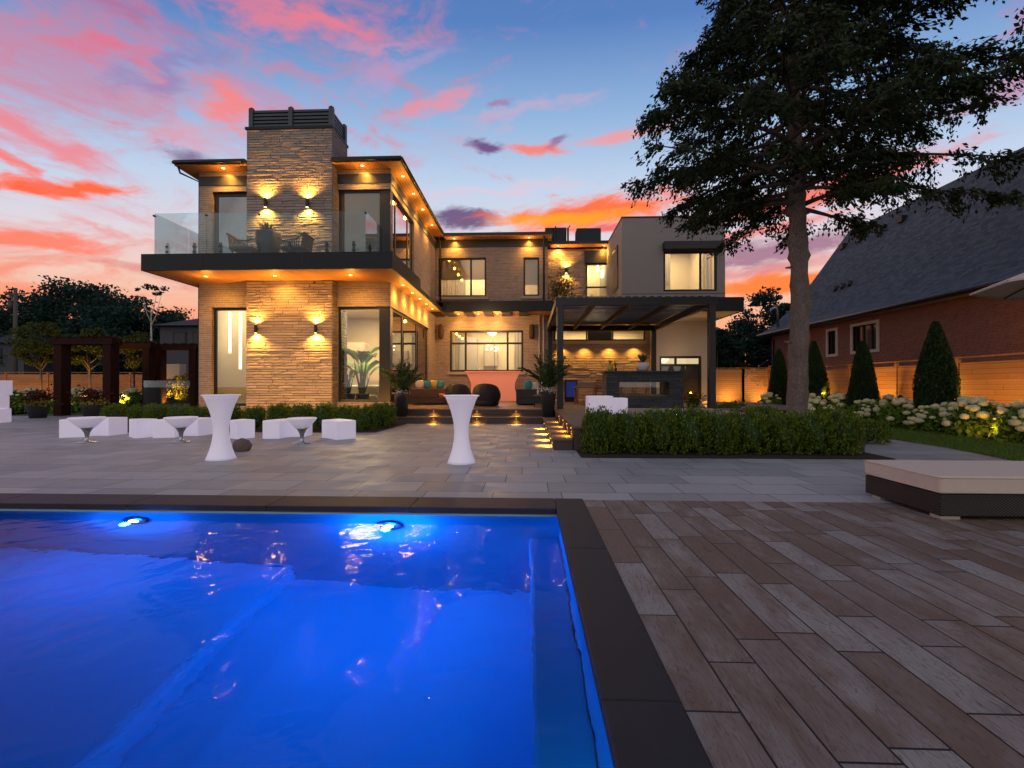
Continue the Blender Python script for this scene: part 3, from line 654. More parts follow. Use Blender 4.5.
# downlights
def downlight(x, y, z, power=26, ang=120, tgt=None, par=house, r=.055):
    b = MB(); b.tube([(x,y,z-.012),(x,y,z+.01)], [r+.02, r+.02], 14, smooth=False); o = b.build('downlight', M['sill'], par)
    b = MB(); b.tube([(x,y,z-.016),(x,y,z-.0125)], [r, r], 14, smooth=False); b.build('lens', M['lamp'], o)
    if power: spot((x, y, z-.03), tgt or (x, y, z-1), power, ang, .9, WARM, .04, par); point((x, y, z-.40), power*.12, WARM, .08, par)  # extra point lamp added below the fixture, standing in for bounce on the soffit
KD = 6
for px in (205, 274, 350): q = P(px, 275, 15.5); downlight(q[0], 15.55, SF, 36*KD, 125, (q[0], 16.6, 2.6))
for yy in (17.2, 18.6, 19.9, 21.2, 22.5): downlight(-4.93, yy, SF, 32*KD, 110, (-5.3, yy, 3.0))
# railing
RZ = P(200,213,14.85)[2]; rail = MB()
xa, xb = P(155,0,14.85)[0], P(366,0,14.85)[0]
xs = [xa, P(207,0,14.85)[0], P(260,0,14.85)[0], P(314,0,14.85)[0], xb]
for i in range(4): rail.box(xs[i]+.012, xs[i+1]-.012, 14.85, 14.862, BZ1-.1, RZ)
for y0, y1 in ((14.87, 15.9), (15.92, 16.68)): rail.box(xb-.012, xb, y0, y1, BZ1-.1, RZ)
for y0, y1 in ((14.87, 16.4), (16.42, 18.0), (18.02, 20)): rail.box(xa, xa+.012, y0, y1, BZ1-.1, RZ)
ro = rail.build('glass_railing', M['railglass'], house)
def rpost(x, y):
    b = MB(); b.box(x-.035, x+.035, y-.03, y+.03, BZ1-.05, BZ1+.42); b.box(x-.05, x+.05, y-.04, y+.05, BZ1+.08, BZ1+.14); b.box(x-.05, x+.05, y-.04, y+.05, BZ1+.26, BZ1+.32); b.build('clamp_post', M['frame'], ro)
for px in (168, 195, 221, 290, 327, 354): rpost(P(px,0,14.88)[0], 14.9)
for y in (15.3, 16.2): rpost(xb-.006, y)
for y in (15.4, 16.9, 18.6): rpost(xa+.006, y)
for x in xs: 
    b = MB(); b.tube([(x,14.82,RZ-.08),(x,14.88,RZ-.08)], .035, 10); b.build('stand_off', M['frame'], ro)
# wing windows
window('Y', YF, dl0, SX0+.0, .52, zt_low, dep=.12, fw=.10, gm='glass', name='door')
window('Y', YF, wr0, XR-.36, zb_low, zt_low, dep=.08, fw=.10, gm='glass')
window('X', XR, YF+.36, ly1, .62, zt_low, us=(18.6, 21.0), dep=.08, fw=.10)
b = MB(); b.box(XR-.36, XR-.02, YF+.06, YF+.36, .62, zt_low); b.build('corner_post', M['frame'], house)
window('Y', YF, dl0, SX0, BZ1-.05, z_up_top, dep=.12, fw=.14, gm='mirrorglass', name='door')
window('Y', YF, wr0, XR-.36, BZ1-.05, z_up_top, dep=.08, fw=.09, gm='glass')
window('X', XR, YF+.36, uy1, BZ1-.05, z_up_top, us=(17.6, 19.4), dep=.08, fw=.09, gm='mirrorglass')
b = MB(); b.box(XR-.36, XR-.02, YF+.06, YF+.36, BZ1-.05, z_up_top); b.build('corner_post', M['frame'], house)
b = MB(); b.box(dl0+.1, SX0, YF+.3, YF+.32, BZ1, z_up_top); b.box(wr0+.05, XR-.36, YF+.25, YF+.27, BZ1, z_up_top); b.box(XR-.30, XR-.28, YF+.4, 17.9, BZ1, z_up_top); b.build('blind', M['shade'], house)
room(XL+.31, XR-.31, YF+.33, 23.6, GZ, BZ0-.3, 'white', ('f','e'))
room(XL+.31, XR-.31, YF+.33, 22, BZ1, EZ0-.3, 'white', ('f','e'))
area((-7.2, 19.6, BZ0-.36), (-7.2, 19.6, 0), 800, 2.2, 3, IN, house); area((-11.4, 18.6, BZ0-.36), (-11.4, 18.6, 0), 130, 1, 1.4, IN, house)
area((-7.4, 19, EZ0-.4), (-7.4, 19, 0), 60, 2, 2, IN, house)
b = MB(); b.box(-9.6, -9.5, YF+.33, 21.6, GZ, BZ0-.3); b.build('interior_wall', M['white'], house)
b = MB(); b.box(-8.9, -7.9, 21.0, 21.5, GZ, 3.4); b.box(-7.2,-6.2,21.6,21.9,GZ,2.6); b.build('cabinet', M['shade'], house)
b = MB(); b.box(-9.3, -6.3, 19.3, 19.5, GZ, 1.55); b.build('half_wall', M['cream'], house)
for px, y1_ in ((230, 353), (240.5, 369)):
    q = P(px, 312, YF+.9); q2 = P(px, y1_, YF+.9)
    t_ = thing('pendant_light', 'long slim vertical light bar hanging behind left door, '+('shorter one' if px == 230 else 'longer one'), 'lamp', (q.x, q.y, q2.z), 'pendant light bars')
    b = MB(); b.box(q.x-.035, q.x+.035, q.y-.035, q.y+.035, q2.z, q.z); b.build('light_bar', M['lamp_soft'], t_)
    b = MB(); b.tube([(q.x,q.y,q.z),(q.x,q.y,BZ0-.3)], .008, 6); b.build('cord', M['frame'], t_)
# wing roof : flat low roof with eaves
ex0, ex1, ey0 = -13.43, -4.71, 16.14
b = MB(); 
b.box(ex0, SX0-.002, ey0, YF+.3, EZ0+.06, EZ1); b.box(SX1+.002, ex1, ey0, YF+.3, EZ0+.06, EZ1); b.box(ex0, ex1, YF+.302, 30.4, EZ0+.06, EZ1)
rf = b.build('roof', M['frame'], house)
b = MB(); b.box(ex0+.03, SX0-.004, ey0+.03, YF-.002, EZ0, EZ0+.055); b.box(SX1+.004, ex1-.03, ey0+.03, YF-.002, EZ0, EZ0+.055); b.box(XR+.002, ex1-.03, YF-.002, 24.4, EZ0, EZ0+.055); b.box(ex0+.03, XL-.002, YF-.002, 29, EZ0, EZ0+.055); b.build('eave_soffit', M['soffit'], house)
b = MB(); b.tube([(ex0+.02,ey0-.03,EZ0+.09),(SX0-.1,ey0-.03,EZ0+.09)], .06, 8); b.tube([(SX1+.05,ey0-.03,EZ0+.09),(ex1+.03,ey0-.03,EZ0+.09),(ex1+.03,24.3,EZ0+.09)], .06, 8); b.tube([(ex0+.1,ey0+.1,EZ0+.05),(ex0+.12,ey0+.2,EZ0-.2),(XL-.06,YF+.1,EZ0-.35),(XL-.06,YF+.1,0.1)], .04, 8); b.build('gutter', M['frame'], house)
b = MB(); b.box(-12.4,-5.8,17.6,29,EZ1,EZ1+.12); b.build('roof_deck', M['farroof'], house)
q = P(223,168,16.4); downlight(q[0], 16.42, EZ0, 26*KD, 115, (q[0], 17.3, 7.2))
q = P(362,168,16.4); downlight(q[0], 16.42, EZ0, 26*KD, 115, (q[0], 17.3, 7.2))
for yy in (17.3, 18.9, 20.6, 22.6): downlight(-4.97, yy, EZ0, 28*KD, 105, (-5.35, yy, 7.6))
def sconce(x, y, z, dn=14, up=14, r=.055):
    b = MB(); b.tube([(x,y-.11,z-.16),(x,y-.11,z+.16)], r, 14, smooth=False); b.box(x-.03, x+.03, y-.07, y-.002, z-.05, z+.05); o = b.build('wall_sconce', M['frame'], house)
    b = MB(); b.tube([(x,y-.11,z-.165),(x,y-.11,z-.161)], r*.8, 12, smooth=False); b.tube([(x,y-.11,z+.161),(x,y-.11,z+.165)], r*.8, 12, smooth=False); b.build('lens', M['lamp'], o)
    if dn: spot((x, y-.15, z-.18), (x, y+.03, z-1.1), dn, 140, .9, WARM, .02, house)
    if up: spot((x, y-.15, z+.18), (x, y+.03, z+1.1), up, 140, .9, WARM, .02, house)
for px, py in ((267, 204), (308.5, 204), (257.5, 329), (317, 329)): q = P(px, py, SY); sconce(q.x, SY, q.z, 50*KD, 36*KD)
# recess wall
CX1 = P(547.5,0,YR)[0]
gw = (P(450,0,YR)[0], P(523.3,0,YR)[0], P(480,371.7,YR)[2], P(480,330.5,YR)[2])
uw = (P(438.4,0,YR)[0], P(486.3,0,YR)[0], P(460,296.8,YR)[2], P(460,257.8,YR)[2])
nw = (P(523.4,0,YR)[0], P(539.2,0,YR)[0], P(530,296,YR)[2], P(530,257.4,YR)[2])
wall('wall', M['brick'], 'Y', YR, XR, CX1, 0, EZ0-.1, [gw, uw, nw])
mu = [P(465.7,0,YR)[0], P(507.6,0,YR)[0]]; mz = P(480,343.3,YR)[2]
window('Y', YR, *gw, us=mu, zs=(mz,), dep=.06, fw=.11)
b = MB()
for px in (484, 494.5): b.box(P(px,0,YR)[0]-.015, P(px,0,YR)[0]+.015, YR+.10, YR+.13, gw[2]+.1, mz)
b.build('glazing_bar', M['frame'], house)
window('Y', YR, *uw, us=(P(471,0,YR)[0],), dep=.06, fw=.10); window('Y', YR, *nw, dep=.06, fw=.10)
for w_ in (gw, uw, nw): b = MB(); b.box(w_[0]-.12, w_[1]+.12, YR-.08, YR+.05, w_[2]-.16, w_[2]-.003); b.build('window_sill', M['sill'], house)
b = MB(); b.box(uw[0], CX1-.1, YR-.10, YR-.002, BZ1+.02, BZ1+.12); b.build('window_sill', M['sill'], house)
zc = P(460,279,YR)[2]
b = MB(); b.box(uw[0], uw[1], YR+.25, YR+.26, zc, uw[3]); b.box(nw[0], nw[1], YR+.25, YR+.26, P(530,284,YR)[2], nw[3]); b.build('blind', M['shade'], house)
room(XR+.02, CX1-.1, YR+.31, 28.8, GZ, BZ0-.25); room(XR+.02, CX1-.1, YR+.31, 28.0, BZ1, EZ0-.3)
area((-2.2, 27, BZ0-.3), (-2.2, 27, 0), 330, 3.4, 2, IN, house); area((-2.6, 26.8, EZ0-.4), (-2.6, 26.8, 0), 380, 3.4, 1.6, IN, house)
def curtain(x0, x1, y, z0, z1, name='curtain'):
    b = MB(); n = max(6, int((x1-x0)/.05)); pv = None
    for i in range(n+1):
        x = x0+(x1-x0)*i/n; yy = y+.045*math.sin(i*1.9)+.015*math.sin(i*.7); v = (b.bm.verts.new((x, yy, z0)), b.bm.verts.new((x, yy, z1)))
        if pv: f_ = b.bm.faces.new((pv[0], v[0], v[1], pv[1])); f_.smooth = True
        pv = v
    b.build(name, M['shade'], house)
curtain(uw[0]-.1, uw[0]+1.5, YR+.5, BZ1+.02, uw[3]+.3); curtain(gw[1]-.55, gw[1]+.1, YR+.5, GZ, gw[3]+.2); curtain(gw[0]-.1, gw[0]+.5, YR+.5, GZ, gw[3]+.2)
b = MB(); b.box(-8.7, -6.6, 18.9, 19.25, GZ, GZ+.42); b.box(-8.7, -6.6, 19.06, 19.28, GZ+.42, GZ+.85); b.build('indoor_sofa', M['ivory'], house, .05)
# kitchen beyond the recess window
b = MB(); b.box(-4.6, .2, 28.2, 28.78, GZ, 1.45); b.build('kitchen_counter', M['cream'], house)
b = MB(); b.box(-4.4, -3.3, 28.35, 28.77, 2.2, 4.4); b.box(-.8, .2, 28.35, 28.77, 2.2, 4.4); b.box(-2.9, -2.0, 28.5, 28.77, 2.6, 3.6); b.build('wall_cabinet', M['sill'], house)
def vase(px, py, Y, h, r, m, label, z0):
    q = P(px, py, Y); b = MB(); b.lathe([(r*.6,0),(r,.3*h),(r*.8,.7*h),(r*.4,.85*h),(r*.5,h)], (q.x, Y, z0), 14); return tag(b.build('vase', M[m], None), label, 'vase')
vase(480, 0, 28.4, .3, .12, 'pot', 'small dark vase on the kitchen counter seen through the terrace window', 1.45)
vase(489, 0, 28.4, .42, .08, 'teal', 'slim green vase on the kitchen counter beside the dark one', 1.45)
def chandelier(cx, cy, cz, r, n, label, size=.05):
    t_ = thing('chandelier', label, 'lamp', (cx, cy, cz)); b = MB(); b.tube([(cx,cy,cz),(cx,cy,cz+1.0)], .012, 6)
    pts = []
    for k in range(n):
        a = 2*math.pi*k/n+.3; rr = r*random.uniform(.5, 1); zz = cz+random.uniform(-.35, .35)*r; q = (cx+rr*math.cos(a), cy+rr*math.sin(a)*.5, zz); pts.append(q); b.tube([(cx,cy,cz+.1), q], .01, 5)
    b.build('arms', M['chrome'], t_); b = MB()
    for q in pts: b.blob(q, size, 1)
    b.build('bulbs', M['lamp_white'], t_)
q = P(459, 271, 26.6); chandelier(q.x, q.y, q.z, .85, 16, 'sprawling lit chandelier behind the large upper window over the canopy', .06)
q = P(493, 348, 27); chandelier(q.x, q.y, q.z, .5, 9, 'small lit chandelier seen through the wide terrace window', .05)
# band canopy in front of the recess
cy0 = 23.5
b = MB(); b.box(BX1-.0, 1.3, cy0, cy0+.06, BZ0+.02, BZ1); b.box(XR+.002, 1.3, cy0+.06, YR-.102, BZ1-.06, BZ1-.004); b.build('canopy', M['dark'], house, .005)
b = MB(); b.box(XR+.004, 1.28, cy0+.06, YR-.002, BZ0+.06, BZ0+.09); b.build('soffit', M['soffit'], house)
for i in range(6):
    x = P([436, 449, 468.5, 488, 506, 524][i], 0, cy0)[0]; b = MB(); b.box(x-.28+.0, x+.22, cy0+.07, YR-.004, BZ0-.02, BZ0+.055); b.build('beam', M['frame'], house)
for px in (458, 478, 497): q = P(px, 0, 24.2); spot((q[0], 24.2, BZ0-.45), (q[0], 24.25, 9), 6*KD, 150, .6, WARM, .05, house); downlight(q[0], 24.5, BZ0+.058, 16*KD, 120, (q[0], 24.9, 3.2))
point((-2.2, 23.2, 4.7), 260, (1,.55,.22), .3, house)
# recess eave
b = MB(); b.box(ex1+.002, CX1+.25, YR-.6, YR+.6, EZ0+.06, EZ1); b.build('roof', M['frame'], house)
b = MB(); b.box(ex1+.004, CX1+.22, YR-.57, YR-.002, EZ0, EZ0+.055); b.build('eave_soffit', M['soffit'], house)
b = MB(); b.box(XR, CX1, YR-.03, YR-.001, EZ0-.45, EZ0-.002); b.build('frieze', M['pergola'], house)
b = MB(); b.face([(ex1,24.42,EZ1+.001),(CX1+.25,24.42,EZ1+.001),(CX1+.25,29.5,EZ1+1.15),(ex1,29.5,EZ1+1.15)]); b.face([(CX1+.25,26,EZ1+.0),(5.2,26,EZ1+.0),(5.2,30,EZ1+1.15),(CX1+.25,30,EZ1+1.15)])
b.face([(-5,29.5,EZ1+1.15),(5.2,29.5,EZ1+1.15),(5.2,34,EZ1),(-5,34,EZ1)]); b.build('roof', M['shingle'], house)
for px in (454, 529): q = P(px, 240, 24.7); downlight(q[0], 24.72, EZ0, 32*KD, 110, (q[0], 25.5, 7.6))
for px, r_ in ((440.5, .05), (543.8, .05)):
    q = P(px, 0, YR-.1); b = MB(); b.tube([(q.x, YR-.5, EZ0+.02),(q.x, YR-.12, EZ0-.4),(q.x, YR-.1, BZ1+.02)], r_, 8); b.build('downpipe', M['pergola'], house)
q = P(545.5, 0, YR-.1)
for dx_ in (-.12, .12):
    b = MB(); b.tube([(CX1-.35+dx_, YR-.08, GZ),(CX1-.35+dx_, YR-.08, BZ0)], .05, 8); b.build('downpipe', M['sill'], house)
for px in (441.5, 531.5):
    q = P(px, 332, YR); b = MB(); b.lathe([(.05,-.42),(.13,-.36),(.16,0),(.13,.36),(.05,.42)], (q.x, YR-.17, q.z), 14, sq=3); b.build('wall_speaker', M['wicker_brown'], house)
# right part
YD = 26.6
sx1 = 7.55
strip = (P(554,0,YD)[0], P(644.8,0,YD)[0], P(600,340.7,YD)[2], P(600,328,YD)[2])
wu0, wu1 = P(585.5,0,YD)[0], P(611,0,YD)[0]; uwin = (wu0, wu1, P(600,300,YD)[2], P(600,263,YD)[2])
zb_ = P(600,357,YD)[2]; zb2 = P(600,383,YD)[2]
wall('stone_wall', M['stone'], 'Y', YD, CX1, 9.3, BZ1-.3, EZ0-.1, [uwin]); 
wall('wall', M['brick'], 'Y', YD, CX1, sx1, zb_, BZ1-.3, [strip])
wall('stone_wall', M['stoneback'], 'Y', YD-.03, CX1, sx1, zb2, zb_); stone_face('stone_cladding', CX1, sx1, YD-.031, zb2, zb_, seed=8, rmin=.12, rmax=.18, lmax=1.3, dep=.05)
stone_face('stone_cladding', CX1, 5.0, YD-.001, BZ1-.1, EZ0-.2, [(wu0-.1, 6, uwin[2]-.05, 20)], seed=9, rmin=.11, rmax=.16, lmax=1.3, dep=.03)
wall('wall', M['brick'], 'Y', YD, CX1, sx1, 0, zb2)
b = MB(); b.box(CX1-.3, CX1, YR+.3, YD+.3, 0, EZ0-.1); b.build('wall', M['brick'], house)
window('Y', YD, *strip, us=(P(586.5,0,YD)[0], P(612.5,0,YD)[0]), dep=.05, fw=.09)
b = MB(); b.box(P(587.5,0,YD)[0], P(611.5,0,YD)[0], YD+.06, YD+.075, strip[2]+.09, strip[3]-.09); b.build('spandrel_panel', M['pergola'], house)
b = MB(); b.box(strip[0]-.15, strip[1]+.1, YD-.09, YD+.04, strip[2]-.2, strip[2]-.003); b.build('window_sill', M['sill'], house)
window('Y', YD, *uwin, zs=(P(600,287,YD)[2],), dep=.05, fw=.10)
b = MB(); b.box(wu0-.05, 5.2, YD-.06, YD-.002, uwin[3]+.003, P(600,251,YD)[2]); b.build('panel', M['pergola'], house)
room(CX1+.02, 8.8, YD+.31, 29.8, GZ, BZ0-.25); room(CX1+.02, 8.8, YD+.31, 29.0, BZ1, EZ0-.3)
area((4.5, 28.4, BZ0-.3), (4.5, 28.4, 0), 300, 5, 1.6, IN, house); area((4.4, 28, EZ0-.4), (4.4, 28, 0), 230, 2.4, 1.4, IN, house)
b = MB(); b.box(CX1+.1, 5.2, YD-.6, YD+.3, EZ0+.06, EZ1); b.build('roof', M['frame'], house)
b = MB(); b.box(CX1+.26, 5.0, YD-.57, YD-.002, EZ0, EZ0+.055); b.build('eave_soffit', M['soffit'], house)
for px in (558, 604): q = P(px, 249, 26.3); downlight(q[0], 26.3, EZ0, 32*KD, 110, (q[0], 27.2, 7.6))
q = P(566, 271, YD); sconce(q.x, YD, q.z, 34*KD, 30*KD, .08)
q = P(602, 272, 27.4)
t_ = thing('pendant_light', 'cluster pendant light behind the upper window above the pergola', 'lamp', q); b = MB(); b.box(q.x-.05, q.x+.05, q.y-.05, q.y+.05, q.z-.35, q.z+.1); b.box(q.x-.3, q.x-.2, q.y-.05, q.y+.05, q.z-.0, q.z+.4); b.build('light_bar', M['lamp_white'], t_)
b = MB(); b.tube([q, q+Vector((0,0,1))], .01, 5); b.build('cord', M['frame'], t_)
for (px0, px1, py0, py1) in ((545,566,229.5,238), (576,600,230,238)):
    a_ = P(px0, py1, 29); c_ = P(px1, py0, 29); b = MB(); b.box(a_.x, c_.x, 28.6, 29.6, EZ1+.3, c_.z); b.build('roof_unit', M['farroof'], house, .03)
for px, py in ((554,228.5),(568,228)):
    a_ = P(px, py, 28.5); b = MB(); b.tube([(a_.x, 28.5, EZ1+.2),(a_.x, 28.5, a_.z),(a_.x+.12, 28.5, a_.z+.12)], .06, 8); b.build('roof_pipe', M['frame'], house)
# stucco box
QX0, QX1, QY = 4.73, 9.83, 22.3; QZ = 9.76
bw = (P(663,0,QY)[0], P(716.6,0,QY)[0], P(690,291.3,QY)[2], P(690,251,QY)[2])
wall('stucco_wall', M['stucco'], 'Y', QY, QX0, QX1, BZ0+.15, QZ, [bw])
b = MB(); b.box(QX0, QX0+.3, QY+.3, 29.5, BZ0+.15, QZ); b.box(QX1-.3, QX1, QY+.3, 29.5, BZ0+.15, QZ); b.box(QX0+.3, QX1-.3, QY+.3, 29.5, QZ-.3, QZ-.05); b.build('stucco_wall', M['stucco'], house)
b = MB(); b.box(QX0-.03, QX1+.03, QY-.03, 29.6, QZ, QZ+.06); b.build('roof_cap', M['frame'], house)
b = MB(); b.box(QX0-.004, QX1+.004, QY-.006, QY+.1, P(690,293.5,QY)[2]-.02, P(690,293.5,QY)[2]+.01); b.build('reveal_joint', M['pergola'], house)
window('Y', QY, *bw, us=(P(700.5,0,QY)[0],), dep=.06, fw=.11)
b = MB(); b.box(P(662,0,QY)[0], P(720,0,QY)[0], QY-.35, QY-.003, P(690,250.5,QY)[2], P(690,243,QY)[2]); b.build('window_hood', M['frame'], house, .01)
b = MB(); b.box(QX0-.05, QX0-.003, 23.2, 24.6, 6.4, 8.7); fr = b.build('window', M['frame'], house); b = MB(); b.box(QX0-.06, QX0-.051, 23.35, 24.45, 6.55, 8.55); b.build('pane', M['lamp_dim'] if 'lamp_dim' in M else M['shade'], fr)
room(QX0+.31, QX1-.31, QY+.33, 26.2, BZ0+.6, QZ-.6)
area((7.3, 24.4, QZ-.7), (7.3, 24.4, 0), 260, 3, 2, IN, house)
q = P(665.5, 264, 23.4)
t_ = thing('globe_lamp', 'small round lit globe lamp by the stucco wall window', 'lamp', q); b = MB(); b.blob(q, .12, 2); b.build('globe', M['lamp_white'], t_); b = MB(); b.tube([q, q+Vector((0,0,.9))], .012, 6); b.build('cord', M['frame'], t_)
b = MB(); b.box(7.0, 7.9, 26.14, 26.18, 7.0, 8.1); tag(b.build('framed_picture', M['shade']), 'pale framed picture on the back wall of the stucco wing room', 'picture')
# flat canopy below the box and the door wall
curtain(QX0+.4, bw[0]+.5, QY+.5, BZ0+.7, bw[3]+.3); curtain(bw[1]-.55, QX1-.4, QY+.5, BZ0+.7, bw[3]+.3)
b = MB(); b.box(4.2, 10.56, 21.9, 21.96, 4.97, 5.66); b.box(10.5, 10.56, 21.96, 26, 4.97, 5.66); b.box(4.2, 4.26, 21.96, 26, 4.97, 5.66); b.box(4.26, 10.5, 21.96, 26, 5.5, 5.6); b.build('canopy', M['dark'], house, .005)
b = MB(); b.box(4.262, 10.498, 21.962, 26.0, 5.0, 5.03); b.build('soffit', M['cream'], house)
YW = 25.5; wx0, wx1 = P(655,0,YW)[0], P(707,0,YW)[0]
dr = (P(659,0,YW)[0], P(701,0,YW)[0], GZ, P(680,356,YW)[2])
wall('stucco_wall', M['cream'], 'Y', YW, wx0, wx1, 0, 5.0, [dr]); b = MB(); b.box(wx1-.3, wx1, YW+.3, 29.5, 0, 5.0); b.box(wx0, wx0+.3, YW+.3, YD, 0, 5.0); b.build('stucco_wall', M['cream'], house)
zt_ = P(680,365,YW)[2]; window('Y', YW, *dr, us=((P(675.5,0,YW)[0], zt_, dr[3]-.05),), zs=(zt_,), dep=.08, fw=.13, name='door')
b = MB(); b.box(dr[0]+.1, dr[1]-.1, YW+.16, YW+.2, GZ, zt_); b.build('door_panel', mat('grey door', (.16,.145,.13), .5, var=.1), house)
b = MB(); b.box(dr[0], dr[1], YW+.5, YW+.52, zt_, dr[3]); b.build('transom_light', emis('lit room beyond', (1,.78,.45), 1.0), house)
spot((6.6, 24.2, 1.2), (8.4, 25.5, 3.5), 0, 100)

# ------------------------------------------------------------------ raised deck and steps
deck = thing('raised_deck', 'raised brown timber deck with lit steps running along the back of the house', 'deck', (0, 15.05, 0))
DX = .92
b = MB(); b.box(XR+.004, DX, 15.5, YR-.004, GZ-.04, GZ); b.box(DX, 8.6, 15.5, YD-.034, GZ-.04, GZ); b.box(8.6, 11, 15.5, YW-.004, GZ-.04, GZ)
b.box(DX, 3.0, 8.85, 15.5, GZ-.04, GZ); b.box(3.0, 6.6, 8.85, 11.3, GZ-.04, GZ); b.box(6.25, 6.6, 11.3, 15.5, GZ-.04, GZ); b.box(3.0, 6.25, 15.3, 15.5, GZ-.04, GZ); b.build('deck_surface', M['deckboard'], deck)
b = MB(); b.box(XR+.004, DX-.42, 15.05, 15.5, .20, .24); b.box(DX-.42, DX-.02, 8.9, 15.5, .20, .24); b.build('step', M['deckboard'], deck, .004)
b = MB(); b.box(XR+.004, DX-.40, 15.08, 15.12, 0, .199); b.box(XR+.004, DX-.03, 15.53, 15.57, .241, GZ-.041); b.box(DX-.40, DX-.36, 8.93, 15.1, 0, .199); b.box(DX-.36, DX-.02, 8.93, 8.97, 0, .199)
b.box(DX-.0, DX+.04, 8.88, 15.5, .02, GZ-.041); b.box(DX+.04, 6.6, 8.88, 8.92, 0, GZ-.041); b.box(6.56, 6.6, 8.92, 15.5, 0, GZ-.041); b.build('riser', M['riser'], deck)
def steplight(x, y, z, d, pw=1.6):
    b = MB(); b.box(x-.035-(.0 if d[0] else .02), x+.035+(.0 if d[0] else .02), y-.05, y+.05, z, z+.02) if False else b.blob((x+d[0]*.01, y+d[1]*.01, z), .014, 1); o = b.build('step_light', M['lamp_step'], deck)
    spot((x+d[0]*.06, y+d[1]*.06, z), (x+d[0]*.12, y+d[1]*.12, z-.35), pw*7, 140, .9, (1,.46,.04), .02, deck)
for px in (434, 516, 477):
    for (zz, yy) in ((.17, 15.05), (.41, 15.5)): steplight(P(px, 0, yy)[0], yy, zz, (0,-1), 3.2)
for yy in (9.6, 10.6, 11.9, 13.4): steplight(DX-.42, yy, .16, (-1,0), 4.5)
for yy in (9.4, 10.4, 11.5, 13.0): steplight(DX, yy, .41, (-1,0), 3.2)
# plunge spa set into the deck
spa = thing('hot_tub', 'sunken hot tub with pale tan stone rim behind the clipped hedge', 'hot tub', (4.6, 13.2, 0))
b = MB(); b.box(3.002, 6.248, 11.302, 11.6, .02, GZ+.05); b.box(3.002, 6.248, 15.0, 15.298, .02, GZ+.05); b.box(3.002, 3.3, 11.6, 15.0, .02, GZ+.05); b.box(5.9, 6.248, 11.6, 15.0, .02, GZ+.05); b.build('rim', M['spastone'], spa, .02)
b = MB(); b.face([(3.3,11.6,-.3),(5.9,11.6,-.3),(5.9,15,-.3),(3.3,15,-.3)]); b.build('basin', M['bluetile'], spa)
b = MB(); b.face([(3.3,11.6,.45),(5.9,11.6,.45),(5.9,15,.45),(3.3,15,.45)]); b.build('spa_water', water('spa water', .03, 6), spa)
point((4.6, 13.6, .1), 30, (.25,.75,1), .1, spa); point((5.6, 12.2, .1), 8, (.05,.2,1), .05, spa)

# ------------------------------------------------------------------ pergola
pg = thing('pergola', 'dark grey louvred pergola over the outdoor dining area', 'pergola', (1.15, 15.8, GZ))
pz = 4.44; pzb = 4.17; gx0, gx1, gy0, gy1 = 1.04, 6.60, 15.7, 23.1
for x, y in ((gx0+.11, gy0+.11), (gx1-.11, gy0+.11), (gx0+.11, gy1-.11), (gx1-.11, gy1-.11)):
    b = MB(); b.box(x-.11, x+.11, y-.11, y+.11, GZ, pzb); b.build('post', M['pergola'], pg, .006)
b = MB(); b.box(gx0-.06, gx1+.06, gy0, gy0+.14, pzb, pz); b.build('beam', M['pergola'], pg, .006); b = MB(); b.box(gx0-.06, gx1+.06, gy1-.14, gy1, pzb, pz); b.build('beam', M['pergola'], pg, .006)
b = MB(); b.box(gx0-.06, gx0+.10, gy0+.14, gy1-.14, pzb, pz); b.build('beam', M['pergola'], pg, .006); b = MB(); b.box(gx1-.10, gx1+.06, gy0+.14, gy1-.14, pzb, pz); b.build('beam', M['pergola'], pg, .006)
for x in (2.4, 3.75, 5.2):
    b = MB(); b.box(x-.05, x+.05, gy0+.14, gy1-.14, pzb+.04, pz-.02); b.build('rafter', M['pergola'], pg)
for k in range(22):
    y = gy0+.25+k*(gy1-gy0-.5)/21; b = MB(); th_ = R(14); c_, s_ = math.cos(th_)*.13, math.sin(th_)*.13
    b.bm.faces.ensure_lookup_table()
    pr = [(y-c_, pz+.06-s_), (y+c_, pz+.06+s_), (y+c_, pz+.085+s_), (y-c_, pz+.085-s_)]
    a = [b.bm.verts.new((gx0, u, v)) for u, v in pr]; d_ = [b.bm.verts.new((gx1, u, v)) for u, v in pr]
    b.bm.faces.new(a); b.bm.faces.new(d_[::-1])
    for i in range(4): b.bm.faces.new((a[i], d_[i], d_[(i+1)%4], a[(i+1)%4]))
    b.build('louvre', M['pergola'], pg)
for k in range(20):
    x = gx0+.1+k*(gx1-gx0-.2)/19; b = MB(); b.box(x-.03, x+.03, gy0-.02, gy0+.25, pz+.003, pz+.07); b.build('louvre_clip', M['sill'], pg)
# grazing light over the stone wall under the canopy
for px in (562, 585, 610, 635): q = P(px, 382, YD-.35); spot((q[0], YD-.34, 3.75), (q[0], YD-.15, 1.6), 28*KD, 120, .9, WARM, .03, house)
for px in (570, 600, 630): q = P(px, 0, YD-.3); point((q[0], YD-.45, 4.95), 5, WARM, .05, house)
for x, pw in ((2.4, 26), (4.3, 14)): spot((x, 19.5, 4.1), (x+.2, 20, 0), pw, 120, .8, WARM, .1, house)
point((9.7, 24.6, .9), 10, WARM, .06, house); point((8.3, 24.0, 3.0), 26, (1,.7,.45), .3, house)

